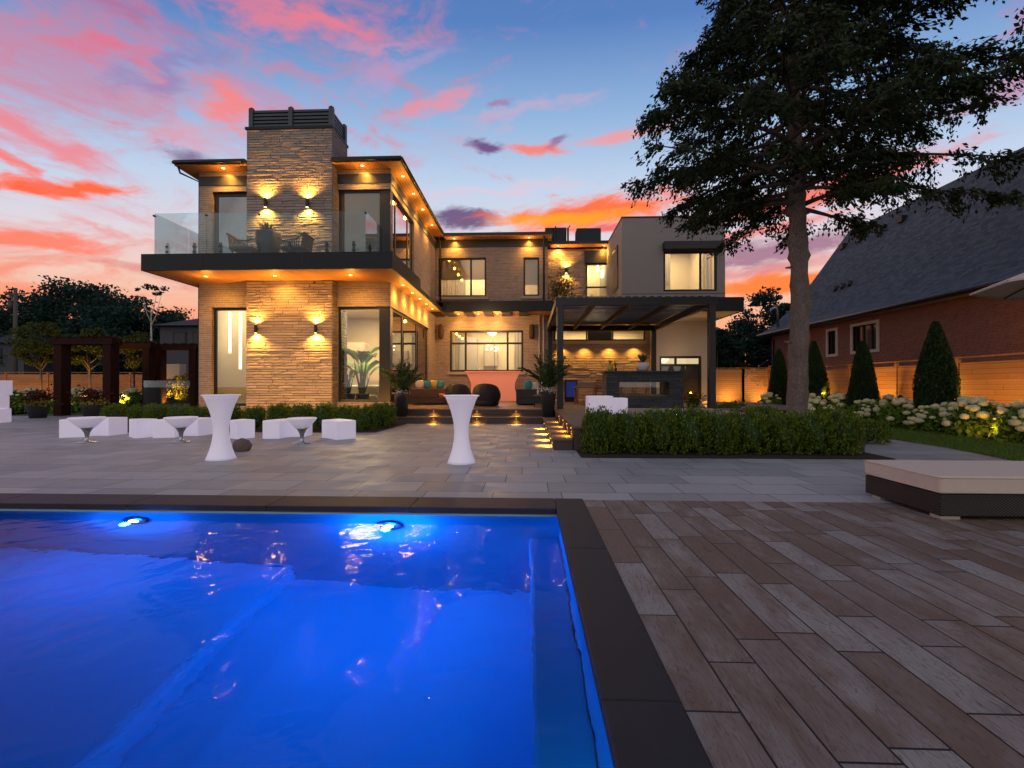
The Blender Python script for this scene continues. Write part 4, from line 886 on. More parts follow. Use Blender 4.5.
# ------------------------------------------------------------------ outdoor furniture
def table_high(px, py, label):
    g_ = G(px, py); t = thing('cocktail_table', label, 'table', g_, 'white hourglass cocktail tables')
    prof = []
    for k in range(25):
        z = k/24*1.12; u = (z-.52)/.6; r = .122+.155*abs(u)**1.8 if u > 0 else .122+.118*abs(u/.87)**1.9; prof.append((r, z))
    b = MB(); b.lathe([(prof[0][0]-.02, 0)]+prof[0:], g_, 40); b.build('base', M['led'], t)
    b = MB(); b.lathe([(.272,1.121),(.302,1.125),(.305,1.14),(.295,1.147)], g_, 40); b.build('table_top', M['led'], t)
    return t
table_high(221, 459, 'white hourglass cocktail table beside the brown rock, left of the pool end')
table_high(461.5, 462.5, 'white hourglass cocktail table standing alone in front of the deck steps')
def table_low(px, py, r, label):
    g_ = G(px, py); t = thing('low_table', label, 'table', g_, 'low round tables with chrome trumpet feet')
    b = MB(); b.lathe([(.19,0),(.19,.012),(.05,.03),(.035,.12),(.05,.22),(.10,.32),(.15,.36)], g_, 28); b.build('foot', M['chrome'], t)
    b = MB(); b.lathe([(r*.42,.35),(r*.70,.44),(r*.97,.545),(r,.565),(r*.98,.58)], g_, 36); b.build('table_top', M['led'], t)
table_low(87, 442.5, .33, 'low round white table with chrome foot, leftmost, before the longest curved bench')
table_low(181, 442, .33, 'low round white table with chrome foot just left of the tall cocktail table')
table_low(302, 443.5, .31, 'low round white table with chrome foot right of the rock')
def bench(pts, w, label, h=.46):
    """curved bench; pts: centre-line points on the ground"""
    n = 14; P0, P1, P2 = [Vector((p[0], p[1], 0)) for p in pts]; cl = []
    for i in range(n+1):
        t = i/n; cl.append(P0*(1-t)**2+P1*2*t*(1-t)+P2*t*t)
    a, c = [], []
    for i in range(n+1):
        d = (cl[min(i+1,n)]-cl[max(i-1,0)]).normalized(); nn = Vector((-d.y, d.x, 0))*w/2; a.append(cl[i]+nn); c.append(cl[i]-nn)
    b = MB(); b.prism([(q.x,q.y) for q in a+c[::-1]], 0.005, h)
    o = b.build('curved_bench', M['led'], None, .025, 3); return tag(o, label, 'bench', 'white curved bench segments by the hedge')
bp_ = lambda L: [(P(a, 0, y)[0], y) for a, y in L]
bench(bp_([(74,10.65),(90,11.4),(120,11.3)]), .5, 'long curved white bench behind the leftmost low table')
bench(bp_([(134,10.75),(142,10.9),(149,10.75)]), .44, 'short white bench block with rounded top between the two left low tables')
bench(bp_([(165,10.6),(181,11.35),(207,11.25)]), .5, 'long curved white bench behind the middle low table and the tall table')
bench(bp_([(237,10.8),(242,10.8),(247,10.6)]), .42, 'short white bench block directly behind the brown rock')
bench(bp_([(272,10.5),(284,11.15),(310,11.15)]), .42, 'curved white bench behind the low table right of the rock')
bench(bp_([(331,11.0),(339,10.85),(347,10.5)]), .5, 'wedge shaped white bench block at the right end of the bench row')
b = MB(); q = G(241, 452); b.blob((q.x-.06, q.y+.12, .10), .18, 3, .07, (1.0,.8,.85)); tag(b.build('rock', M['rock']), 'rough brown rock on the pavers beside the tall white table', 'rock')
# stacked white boxes far left
for k, (z0, z1, xr, lb) in enumerate(((0,.5,14,'white box at the bottom of the stack at far left edge'), (.5,.98,12,'white box in the middle of the stack at far left edge'), (.98,1.5,15,'wider white box on top of the stack at far left edge'))):
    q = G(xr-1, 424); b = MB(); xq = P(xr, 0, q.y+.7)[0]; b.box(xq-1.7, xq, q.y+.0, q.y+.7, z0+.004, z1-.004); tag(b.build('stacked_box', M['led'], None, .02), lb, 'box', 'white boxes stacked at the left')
# daybed
db = thing('daybed', 'low black wicker daybed with pale taupe cushion on the wood look paving', 'daybed', (4.0, 4.5, 0))
y0, y1, x0, x1 = 4.42, 5.38, 4.0, 6.3
b = MB(); b.box(x0, x1, y0, y1, .035, .25); b.build('base', M['wicker_black'], db, .012)
b = MB(); b.box(x0-.01, x1+.01, y0-.01, y1+.01, .252, .425); b.build('cushion', M['cushion'], db, .03, 4)
b = MB(); b.tube([(x0-.008,y0-.012,.27),(x1,y0-.012,.27)], .006, 6); b.tube([(x0-.012,y0,.27),(x0-.012,y1,.27)], .006, 6); b.tube([(x0-.008,y0-.012,.41),(x1,y0-.012,.41)], .005, 6); b.tube([(x0-.012,y0,.41),(x0-.012,y1,.41)], .005, 6); b.build('piping', M['cushion'], db)
for x, y in ((x0+.02, y0+.02), (x0+.02, y1-.2), (x1-.2, y0+.02), (x1-.2, y1-.2)):
    b = MB(); b.box(x, x+.18, y, y+.12, .002, .034); b.build('foot', M['sill'], db)
# white cubes near the tub
for (a0, a1, py, Y, lb) in ((588, 613, 396, 12.3, 'larger white cube seat on the deck, left of its neighbour'), (613.5, 627.5, 398, 12.7, 'smaller white cube seat on the deck, beside the hot tub')):
    x0 = P(a0,0,Y)[0]; x1 = P(a1,0,Y)[0]; b = MB(); b.box(x0, x1, Y, Y+.6, GZ+.002, P(a0,py,Y)[2]); tag(b.build('cube_seat', M['led'], None, .02), lb, 'stool', 'white cube seats on the deck')
# deck furniture
def sofa(name, label, x0, x1, y0, y1, m, back, cush, armz=.62, seatw='ivory'):
    t = thing(name, label, 'sofa', ((x0+x1)/2, (y0+y1)/2, GZ)); z = GZ
    b = MB(); b.box(x0, x1, y0, y1, z+.05, z+.30); b.build('base', M[m], t, .02)
    b = MB(); b.box(x0, x1-.28 if back == 'W' else x1, y0, y0+.14, z+.302, z+armz); b.build('arm', M[m], t, .02)
    b = MB(); b.box(x0, x1-.28 if back == 'W' else x1, y1-.14, y1, z+.302, z+armz); b.build('arm', M[m], t, .02)
    b = MB(); b.box(x0, x0+.16, y0+.145, y1-.145, z+.302, z+armz+.02) if back == 'W' else b.box(x1-.16, x1, y0+.145, y1-.145, z+.302, z+armz+.02); b.build('backrest', M[m], t, .02)
    b = MB(); (b.box(x0+.17, x1+.02, y0+.15, y1-.15, z+.303, z+.45) if back == 'W' else b.box(x0-.02, x1-.17, y0+.15, y1-.15, z+.303, z+.45)); b.build('seat_cushion', M[seatw], t, .04, 3)
    return t
ys = 18.9; xs1 = P(445,0,ys)[0]
sofa('wicker_sofa', 'brown wicker sofa with colourful cushions beside the wing wall', XR+.12, xs1, ys, ys+2.2, 'wicker_brown', 'W', 1, .70, 'coral')
def cushion(px, py, Y, s, m, label, grp='scatter cushions on the sofas', tilt=.15):
    q = P(px, py, Y); b = MB(); b.blob((0,0,0), s, 2, 0, (1,.3,1))
    for v in b.bm.verts:   # squarish pillow
        x, z = v.co.x/s, v.co.z/s; k = (abs(x)**3.5+abs(z)**3.5+1e-6)**(-1/3.5)*math.hypot(x, z); v.co.x *= k*.85; v.co.z *= k*.85; v.co.z, v.co.y = v.co.z, v.co.y+v.co.z*tilt
        v.co += q
    return tag(b.build('scatter_cushion', M[m]), label, 'cushion', grp)
for i, (px, m, lb) in enumerate(((419.5,'ivory','pale ivory cushion, leftmost on the brown wicker sofa'), (427,'teal','deep teal cushion on the brown sofa between the ivory and mustard ones'), (433,'yellow','mustard and cream cushion on the brown wicker sofa'), (440,'teal','light teal cushion at the right end of the brown sofa'))):
    cushion(px, 384.5, ys+.4+.12*i, .23, m, lb)
ys2 = 18.6; a0 = P(516,0,ys2)[0]; a1 = P(545,0,ys2)[0]
sofa('wicker_sofa', 'dark grey wicker sofa right of the glowing bar, behind the tall potted plant', a0, a1+.1, ys2, ys2+1.6, 'wicker_grey', 'E', 1, .68)
cushion(528, 385, ys2+.4, .22, 'teal', 'teal cushion on the dark grey wicker sofa'); cushion(535, 386, ys2+.5, .2, 'ivory', 'ivory cushion on the dark grey wicker sofa')
def tub_chair(px, Y, label, w=.95):
    q = P(px, 0, Y); c = Vector((q.x, Y, GZ)); t = thing('tub_chair', label, 'armchair', c, 'round wicker tub chairs on the deck'); b = MB()
    n = 28; rows = 9; vs = []
    for j in range(rows):
        f = j/(rows-1)
        row = []
        for k in range(n+1):
            a = R(-90)+(k/n-.5)*R(285); hgt = .30+.58*max(0, math.cos((k/n-.5)*math.pi*.92))**1.1
            r = w/2*(.74+.30*math.sin(f*math.pi*.80)); row.append(b.bm.verts.new((c.x+r*math.cos(a), c.y+r*math.sin(a), GZ+.03+hgt*f)))
        vs.append(row)
    for j in range(rows-1):
        for k in range(n): fc = b.bm.faces.new((vs[j][k], vs[j][k+1], vs[j+1][k+1], vs[j+1][k])); fc.smooth = True
    o = b.build('shell', M['wicker_black'], t); s = o.modifiers.new('solid', 'SOLIDIFY'); s.thickness = .06
    b = MB(); b.lathe([(w*.36,0),(w*.44,.02),(w*.46,.30),(w*.40,.34)], c+Vector((0,.0,.01)), 28); b.build('seat', M['wicker_black'], t)
    b = MB(); b.lathe([(w*.34,.0),(w*.40,.04),(w*.40,.09),(w*.33,.12)], c+Vector((0,.0,.352)), 28); b.build('seat_cushion', M['teal'], t)
tub_chair(458.5, 18.6, 'round dark wicker tub chair seen from behind, left of its twin', 1.10)
tub_chair(486.5, 17.7, 'round dark wicker tub chair seen from behind, closest to the glowing bar', 1.12)
point((P(500,0,19)[0], 19.4, 1.2), 10, (1,.25,.45), .2)
# glowing bar against the recess wall
bY = 23.9; x0, x1 = P(466,0,bY)[0], P(520,0,bY)[0]; zt = P(490,372,bY)[2]
br = thing('bar_counter', 'coral glowing illuminated bar counter with curved ends under the terrace window', 'bar', ((x0+x1)/2, bY, GZ))
b = MB(); n = 12; prof = [( .30*math.sin(math.pi*min(1,k/n))**1.2, GZ+(zt-GZ)*k/n) for k in range(n+1)]
L_ = [b.bm.verts.new((x0+o_, bY, z)) for o_, z in prof]; R_ = [b.bm.verts.new((x1-o_, bY, z)) for o_, z in prof]
L2 = [b.bm.verts.new((x0+o_, bY+.5, z)) for o_, z in prof]; R2 = [b.bm.verts.new((x1-o_, bY+.5, z)) for o_, z in prof]
for k in range(n):
    b.bm.faces.new((L_[k],R_[k],R_[k+1],L_[k+1])); b.bm.faces.new((L2[k],L2[k+1],R2[k+1],R2[k])); b.bm.faces.new((L_[k],L_[k+1],L2[k+1],L2[k])); b.bm.faces.new((R_[k],R2[k],R2[k+1],R_[k+1]))
b.build('front', M['bar_glow'], br); b = MB(); b.box(x0-.04, x1+.04, bY-.06, bY+.54, zt+.002, zt+.05); b.build('counter_top', M['bar_glow'], br, .01)
# side table with bottles
q = P(541, 0, 17.0); st = thing('side_table', 'small dark side table by the grey sofa with bottles on it', 'table', (q.x, 17, GZ))
b = MB(); b.box(q.x-.3, q.x+.3, 16.8, 17.3, GZ+.42, GZ+.46); b.build('table_top', M['wood'], st)
b = MB(); b.box(q.x-.26, q.x+.26, 16.84, 17.26, GZ+.08, GZ+.11); b.build('shelf', M['wood'], st)
for dx_, dy_ in ((-.26,16.84),(.26,16.84),(-.26,17.26),(.26,17.26)): b = MB(); b.box(q.x+dx_-.02, q.x+dx_+.02, dy_-.02, dy_+.02, GZ, GZ+.42); b.build('leg', M['frame'], st)
for dx_, lb in ((-.12,'clear bottle on the small side table, left one'), (.02,'clear bottle on the small side table, right one')):
    b = MB(); b.lathe([(.04,0),(.045,.15),(.015,.22),(.015,.28)], (q.x+dx_, 17.0, GZ+.462), 12); tag(b.build('bottle', M['potwhite']), lb, 'bottle', 'bottles on the side table')
# drinks cooler
Yc = 22.6; x0, x1 = P(565,0,Yc)[0], P(577,0,Yc)[0]
cl = thing('drinks_cooler', 'small drinks cooler with blue lit glass door against the stone wall', 'fridge', ((x0+x1)/2, Yc, GZ)); zc1 = P(570,380,Yc)[2]
b = MB(); b.box(x0, x1, Yc, Yc+.6, GZ+.01, zc1); b.build('body', M['dark'], cl, .01); b = MB(); b.box(x0+.06, x1-.06, Yc-.012, Yc-.002, GZ+.25, zc1-.08); b.build('door', M['lamp_blue'], cl)
b = MB(); b.tube([(x1-.05,Yc-.05,GZ+.4),(x1-.05,Yc-.05,zc1-.2)], .012, 8); b.build('handle', M['chrome'], cl)
# dining set
Yt = 20.6; tx0, tx1 = P(574,0,Yt)[0], P(608,0,Yt)[0]
dt = thing('dining_table', 'teak outdoor dining table under the pergola beside the fireplace', 'table', ((tx0+tx1)/2, Yt, GZ))
b = MB(); b.box(tx0, tx1+.6, Yt-.5, Yt+.6, GZ+.72, GZ+.77); b.build('table_top', M['wood'], dt, .008)
for x in (tx0+.1, tx1+.5):
    for y in (Yt-.42, Yt+.52): b = MB(); b.box(x-.04, x+.04, y-.04, y+.04, GZ, GZ+.72); b.build('leg', M['wood'], dt)
def dchair(x, y, rz, label):
    t = thing('dining_chair', label, 'chair', (0,0,0), 'teak dining chairs under the pergola')
    b = MB(); b.box(-.24,.24,-.24,.24,.42,.46); b.build('seat', M['wood'], t, .01)
    for a in (-.21,.21): b = MB(); b.bar((a,.22,0),(a*.95,.22,.45),.035); b.build('leg', M['wood'], t); b = MB(); b.bar((a,-.27,0),(a,-.20,.45),.035); b.build('leg', M['wood'], t)
    b = MB()
    for a in (-.21,.21): b.tube([(a,-.21,.45),(a,-.26,.75),(a*.9,-.36,1.08)], .02, 6)
    for z, yy in ((1.06,-.35),(.94,-.32),(.82,-.29),(.70,-.26),(.58,-.24)): b.bar((-.21,yy,z),(.21,yy,z),.02,.05)
    b.build('backrest', M['wood'], t); t.location = (x, y, GZ); t.rotation_euler = (0,0,rz)
xc = P(588,0,19.2)[0]
dchair(xc, 18.9, R(70), 'slatted teak dining chair turned sideways, left of the fireplace')
dchair(P(600,0,19.4)[0], 19.6, R(10), 'slatted teak dining chair close to the fireplace, facing the table')
dchair(P(628,0,21.0)[0], 20.9, R(95), 'slatted teak dining chair seen through the fireplace opening, left one')
dchair(P(640,0,21.6)[0], 21.5, R(80), 'slatted teak dining chair seen through the fireplace opening, right one')
# fireplace
FY = 16.3; fx0, fx1 = P(606,0,FY)[0], P(682.5,0,FY)[0]; fz = P(640,372.5,FY)[2]
fp = thing('outdoor_fireplace', 'see-through outdoor fireplace clad in dark ledgestone under the pergola', 'fireplace', ((fx0+fx1)/2, FY, GZ))
o0, o1, oz0, oz1 = P(619,0,FY)[0], P(669,0,FY)[0], P(640,396.5,FY)[2], P(640,382,FY)[2]
b = MB(); b.box(fx0, o0, FY, FY+.85, GZ, fz); b.box(o1, fx1, FY, FY+.85, GZ, fz); b.box(o0, o1, FY, FY+.85, GZ, oz0); b.box(o0, o1, FY, FY+.85, oz1, fz); b.build('surround', M['slate'], fp)
b = MB(); b.box(fx0-.06, fx1+.06, FY-.06, FY+.91, fz+.002, fz+.06); b.build('capstone', M['granite'], fp, .006)
b = MB(); b.box(o0+.01, o1-.01, FY+.1, FY+.75, oz0+.002, oz0+.03)
for k in range(60): b.blob((random.uniform(o0+.1,o1-.1), FY+random.uniform(.25,.6), oz0+.05), .035, 1, .2)
b.build('burner', M['paint_white'], fp); b = MB(); b.box(o0+.005, o1-.005, FY+.05, FY+.056, oz0+.004, oz1-.004); b.build('pane', M['glass'], fp)
def planter(name, label, cat, base, prof, m, n=20, sq=None):
    t = thing(name, label, cat, base); b = MB(); b.lathe(prof, base, n, sq=sq); b.build('pot', M[m], t); return t
def blades(t, c, n, ln, wd, m, spread=1.0, droop=.5, name='leaves', seed=1, up=.9):
    """arching strap leaves"""
    rr = random.Random(seed); b = MB()
    for k in range(n):
        a = rr.uniform(0, 6.283); L = ln*rr.uniform(.6, 1.15); sp = spread*rr.uniform(.3, 1); pr = []
        for i in range(6):
            f = i/5; r = L*f*sp*.8; z = L*(up*f-droop*f*f*sp); pr.append(Vector((c[0]+r*math.cos(a), c[1]+r*math.sin(a), c[2]+z)))
        sd = Vector((-math.sin(a), math.cos(a), 0)); prev = None
        for i, q in enumerate(pr):
            w = wd*math.sin(math.pi*(.12+.86*i/5))*.5; v = (b.bm.verts.new(q+sd*w), b.bm.verts.new(q-sd*w))
            if prev: b.bm.faces.new((prev[0], prev[1], v[1], v[0]))
            prev = v
    return b.build(name, M[m], t)
def palm(px, Y, z, label, pot_h=.75, h=1.15, seed=1, r=.24):
    q = P(px, 0, Y); c = Vector((q.x, Y, z)); t = planter('potted_palm', label, 'potted plant', c, [(r*.72,0),(r,pot_h-.03),(r*1.08,pot_h),(r*.9,pot_h),(r*.85,pot_h-.06)], 'pot', 24, 5)
    t['group'] = 'tall potted palms at the deck steps'; rr = random.Random(seed); pts = []; dirs = []; b = MB()
    for k in range(34):
        a = rr.uniform(0, 6.283); L = h*rr.uniform(.6, 1.1); sp = rr.uniform(.08, .85); line = []
        for i in range(9):
            f = i/8; line.append(c+Vector((L*f*sp*.8*math.cos(a), L*f*sp*.8*math.sin(a), pot_h-.03+L*(1.0*f-.40*f*f*sp*1.2))))
        b.tube(line, .007, 4)
        for i in range(2, 9):
            for s_ in (-1, 1):
                for j in range(2):
                    d = (line[i]-line[i-1]).normalized(); sd = d.cross(Vector((0,0,1))).normalized()*s_; dd = (d*.7+sd*.8-Vector((0,0,.15))).normalized(); p_ = line[i]-d*(.05*j)+dd*.1; pts.append(tuple(p_)); dirs.append(tuple(dd))
    b.build('stems', M['leaf_palm'], t)
    leaves_mesh('leaves', pts, .24, M['leaf_palm'], t, .2, dirs=np.array(dirs), jit=.12)
    n = 110; cc = np.array(c)+np.c_[rng.normal(0,.13,n), rng.normal(0,.13,n)-.04, rng.normal(pot_h+.06,.07,n)]; leaves_mesh('flowers', cc, .07, M['petalwhite'], t, .7); return t
palm(402, 15.2, .245, 'tall charcoal planter with palm at the left end of the deck steps', .78, 1.15, 3)
palm(548, 15.2, .245, 'tall charcoal planter with palm and white flowers beside the pergola post', .86, 1.45, 8, .26)
# fireplace ornaments
q = P(643, 371, FY+.4); zq = fz+.062
t = planter('potted_succulent', 'spiky succulent in round white bowl on the fireplace', 'potted plant', Vector((q.x, FY+.4, zq)), [(.12,0),(.2,.06),(.235,.2),(.21,.32),(.19,.32),(.18,.28)], 'potwhite', 24)
blades(t, (q.x, FY+.4, zq+.28), 34, .42, .09, 'leaf_palm', .8, .2)
q = P(607.5, 371, FY+.3); t = planter('potted_plant', 'lime green pot with a small plant on the left corner of the fireplace', 'potted plant', Vector((q.x+.1, FY+.3, zq)), [(.08,0),(.1,.05),(.11,.26),(.09,.27)], 'potyellow', 16); blades(t, (q.x+.1, FY+.3, zq+.25), 14, .22, .05, 'leaf_yel', .7, .2, seed=4)
q = P(614, 371, FY+.3); t = planter('potted_plant', 'slim wispy twig plant beside the lime green pot on the fireplace', 'potted plant', Vector((q.x+.06, FY+.3, zq)), [(.04,0),(.06,.05),(.05,.12)], 'pot', 12); blades(t, (q.x+.06, FY+.3, zq+.1), 12, .35, .02, 'leaf_orn', .5, .1, seed=5)
# flowers and glowing boulders by the door wall
q = P(692, 0, 17.6); c = Vector((q.x, 17.6, GZ)); t = thing('flower_pot', 'low pot of red flowers beside the fireplace', 'potted plant', c)
b = MB(); b.lathe([(.2,0),(.26,.2),(.24,.22)], c, 20); b.build('pot', M['pot'], t); n = 420; a = rng.normal(size=(n,3))*[.2,.2,.1]+np.array(c)+[0,0,.3]; leaves_mesh('leaves', a, .09, M['leaf_box'], t, .6)
n = 60; a = rng.normal(size=(n,3))*[.2,.2,.08]+np.array(c)+[0,-.05,.42]; leaves_mesh('flowers', a, .09, M['petalred'], t, .8)
q = P(704, 0, 19.0); b = MB(); b.blob((q.x, 19.0, GZ+.14), .28, 3, .06, (1.1,.8,.6)); tag(b.build('boulder', M['spastone']), 'tan boulder lit from below at the foot of the stucco wall corner', 'rock'); point((q.x-.1, 18.6, GZ+.12), 4, WARM, .03)
# balcony furniture
def lounge(px, Y, label, face):
    q = P(px, 0, Y); z = BZ1-.03; c = Vector((q.x, Y, z)); t = thing('balcony_chair', label, 'chair', c, 'low wicker chairs on the balcony'); s = face
    b = MB(); b.prism([(c.x-.42,c.y-.35),(c.x+.42,c.y-.35),(c.x+.42,c.y+.35),(c.x-.42,c.y+.35)], z+.28, z+.36); b.build('seat', M['wicker_brown'], t, .02)
    b = MB(); b.box(c.x-.36,c.x+.36,c.y-.3,c.y+.3,z+.362,z+.46); b.build('cushion', M['ivory'], t, .03)
    b = MB()
    for yy in (-.36, .36): b.tube([(c.x-.45*s,c.y+yy,z+.80),(c.x-.15*s,c.y+yy,z+.58),(c.x+.3*s,c.y+yy,z+.56),(c.x+.46*s,c.y+yy,z+.64)], .028, 8); 
    for k in range(9): yy = -.34+.085*k; b.bar((c.x-.44*s,c.y+yy,z+.82),(c.x-.36*s,c.y+yy,z+.34),.03)
    b.tube([(c.x-.46*s,c.y-.36,z+.82),(c.x-.46*s,c.y+.36,z+.82)], .03, 8); 
    for k in range(8): xx = -.3+.085*k; b.bar((c.x+xx,c.y-.36,z+.58),(c.x+xx*.8,c.y-.34,z+.34),.02)
    b.build('frame', M['wicker_brown'], t)
    for a_ in (-.3,.3):
        for yy in (-.28,.28): b = MB(); b.tube([(c.x+a_*1.1,c.y+yy,z),(c.x+a_,c.y+yy,z+.28)], .02, 6); b.build('leg', M['frame'], t)
lounge(247, 15.4, 'low wicker chair with pale cushion on the balcony, left of the planter', 1)
lounge(297, 15.4, 'low wicker chair with pale cushion on the balcony, right of the planter', -1)
q = P(269, 0, 15.5); t = planter('balcony_planter', 'dark planter with grassy plant between the two balcony chairs', 'potted plant', Vector((q.x, 15.5, BZ1-.03)), [(.2,0),(.34,.55),(.36,.95),(.34,1.0),(.3,.94)], 'pot', 24, 4); blades(t, (q.x, 15.5, BZ1+.86), 70, .75, .04, 'leaf_palm', .9, .6, seed=9)
q = P(562, 0, 24.5); t = planter('upper_terrace_plant', 'bushy potted plant on the canopy roof above the pergola', 'potted plant', Vector((q.x, 25.4, BZ1+.0)), [(.2,0),(.3,.4),(.28,.45)], 'pot', 16); n = 700
a = rng.normal(size=(n,3))*[.36,.3,.42]+[q.x, 25.4, BZ1+1.1]; leaves_mesh('leaves', a, .2, M['leaf_palm'], t, .3)
b = MB(); b.box(CX1+.05, 4.2, 23.6, YD-.002, BZ0+.15, BZ1-.05); b.build('canopy', M['dark'], house)
# banana plant indoors
def banana(px, Y, z, h, label, n, m, seed, lw=.34):
    rr = random.Random(seed); q = P(px, 0, Y); c = Vector((q.x, Y, z)); t = planter('indoor_plant', label, 'potted plant', c, [(.2,0),(.28,.45),(.26,.5)], 'pot', 18); b = MB(); st = MB()
    for k in range(n):
        a = rr.uniform(0, 6.283); L = h*rr.uniform(.45, .62); base = c+Vector((rr.uniform(-.08,.08), rr.uniform(-.08,.08), .45)); top = base+Vector((math.cos(a)*.16*h*.5, math.sin(a)*.16*h*.5, h*rr.uniform(.25,.5)))
        st.tube([base, base.lerp(top,.5), top], [.035,.028,.015], 6); prev = None
        for i in range(8):
            f = i/7; q_ = top+Vector((math.cos(a)*L*f*.6, math.sin(a)*L*f*.6, L*(.85*f-.75*f*f*rr.uniform(.8,1)))); w = lw*math.sin(math.pi*(.05+.93*f))*.5; sd = Vector((-math.sin(a), math.cos(a), 0)); ds = Vector((0,0,.06))
            v = (b.bm.verts.new(q_+sd*w+ds), b.bm.verts.new(q_), b.bm.verts.new(q_-sd*w+ds))
            if prev: b.bm.faces.new((prev[0],prev[1],v[1],v[0])); b.bm.faces.new((prev[1],prev[2],v[2],v[1]))
            prev = v
    st.build('stems', M['leaf_palm'], t); b.build('leaves', M[m], t)
banana(363, 17.9, GZ, 2.9, 'large banana plant indoors behind the tall ground floor corner window', 14, 'leaf_ban', 5, .55)
banana(349, 18.3, GZ, 1.9, 'smaller leafy houseplant indoors left of the banana plant', 10, 'leaf_palm', 6, .14)
point((-6.6, 18.2, 3.6), 14, IN, .1)

# ------------------------------------------------------------------ shrubs and hedges
def shrub_proto(name, w, d, h, n, tufts, leaf, m, seed, asp=.5):
    r = np.random.default_rng(seed); t = thing(name, '', 'shrub'); pts = []; dirs = []
    while len(pts) < n*tufts:
        # tuft base on a rounded box
        u = r.uniform(-1,1,3); u[2] = abs(u[2])
        k = (np.abs(u)**3.2).sum()**(1/3.2)
        if k < .3: continue
        u = u/k*r.uniform(.78,1.02)
        c = np.array([u[0]*w/2, u[1]*d/2, .05+u[2]*(h-.1)]); hh = h*r.uniform(.14,.30); rad = .055
        out = np.array([u[0]*.5, u[1]*.5, 1.0]); out /= np.linalg.norm(out)
        for j in range(tufts):
            f = r.uniform(0,1); p = c+out*hh*(f-.5)+r.normal(size=3)*rad*(1-f*.6); p[2] = max(.04, p[2])
            pts.append(p); dirs.append(out+r.normal(size=3)*.5)
    b = MB(); b.blob((0,0,h*.46), 1, 3, .05, (w*.40, d*.40, h*.44))
    o = leaves_mesh('foliage', pts, leaf, M[m], t, asp, dirs=np.array(dirs), jit=.35)
    b.build('inner_growth', M['leaf_arb'], t)
    b = MB()
    for k in range(4): a = 1.57*k; b.tube([(0,0,0),(.1*math.cos(a),.1*math.sin(a),h*.4)], .02, 5)
    b.build('stem', M['bark2'], t); return t
boxes = [shrub_proto('boxwood_shrub', 1.02, .95, .80, 210, 26, .055, 'leaf_box', s) for s in (1,2)]
used = set()
def place(proto, loc, rz, sc_, label, group, first):
    o = proto if id(proto) not in used else copy_tree(proto); used.add(id(proto)); o.location = loc; o.rotation_euler = (0,0,rz); o.scale = sc_; o['label'] = label; o['group'] = group; return o
nm = ['left end, beside the lit steps', 'second from the left, in front of the cube seats', 'third from the left, under the fireplace', 'fourth from the left', 'middle, under the right half of the fireplace', 'sixth from the left', 'third from the right', 'second from the right, below the big tree', 'right end, next to the path']
xs_ = np.linspace(1.40, 5.98, 9)
for i, x in enumerate(xs_):
    place(boxes[i%2], (x, 8.75+random.uniform(-.04,.04), .01), random.choice((0,3.14))+random.uniform(-.1,.1), (.64, 1.0, random.uniform(.97,1.15)), 'boxwood of the clipped front hedge: '+nm[i], 'boxwoods of the hedge in front of the deck', 0)
# left hedge before the wing
lw = [(-12.6,13.0),(-11.9,13.1),(-11.2,12.9),(-10.5,13.0),(-9.8,12.9),(-9.0,12.95),(-8.2,12.9),(-7.45,12.95),(-6.75,12.9),(-6.1,12.95),(-5.45,12.9),(-4.8,12.7),(-4.62,13.5),(-4.68,14.3)]
ll = ['leftmost','second from left','third from left','fourth from left','fifth from left','behind the middle low table','behind the tall white table','behind the rock','under the left wall lamp','under the right wall lamp','left of the wedge shaped bench','at the corner by the paving','first of the return towards the steps','last of the return beside the potted palm']
for i, (x, y) in enumerate(lw):
    place(boxes[i%2], (x, y, .01), random.uniform(0,6), (.66,.68,random.uniform(.86,1.0)), 'small upright boxwood before the brick wing, '+ll[i], 'boxwoods before the wing', 0)
low = shrub_proto('low_shrub', 1.1, .9, .48, 130, 22, .06, 'leaf_box', 5)
for i, (x, y, lb) in enumerate(((6.9,10.3,'just behind the front hedge, left of the trunk'),(7.6,10.4,'beside the tree trunk on its right'),(6.9,12.2,'behind the tree trunk'),(7.7,12.6,'right of the trunk, further back'),(7.2,14.0,'in front of the slatted gate, nearest'),(8.0,15.3,'in front of the slatted gate, middle'),(7.4,16.6,'by the pergola post'),(8.3,18.0,'at the foot of the slatted gate'),(9.0,19.6,'farthest, at the gate'))):
    place(low, (x, y, .01), random.uniform(0,6), (1, 1, random.uniform(.9,1.3)), 'low rounded green shrub, '+lb, 'low shrubs under the tree', 0)
# glints of light between the left shrubs
for x in (-10.9,-9.4,-7.9,-6.4,-5.6): spot((x, 13.6, .15), (x, 16.6, 1.6), 160, 110, .9, WARM, .05)
# arborvitae
def cone_tree(seed, h, r, n=17000):
    rr = np.random.default_rng(seed); t = thing('arborvitae', '', 'conifer'); z = h*rr.uniform(0.02,1,n)**1.25; rad = r*(1-(z/h)**2.9)*(.90+.08*np.sin(z*2.3+rr.uniform(0,6)))+.05
    a = rr.uniform(0,6.283,n); k = rr.uniform(.62,1.03,n)+.07*np.sin(a*6+z*3.1)*np.sin(z*4+a*2); pts = np.c_[np.cos(a)*rad*k, np.sin(a)*rad*k, z]
    leaves_mesh('crown', pts, .085, M['leaf_arb'], t, .45, dirs=np.c_[np.cos(a)*.4, np.sin(a)*.4, np.ones(n)], jit=.3)
    b = MB(); b.lathe([(r*.5,.1),(r*.6,h*.3),(r*.42,h*.6),(r*.1,h*.85),(.01,h*.9)], (0,0,0), 14); b.build('inner_growth', M['leaf_arb'], t)
    b = MB(); b.tube([(0,0,0),(0,0,h*.4)], [.06,.04], 8); b.build('trunk', M['bark2'], t); return t
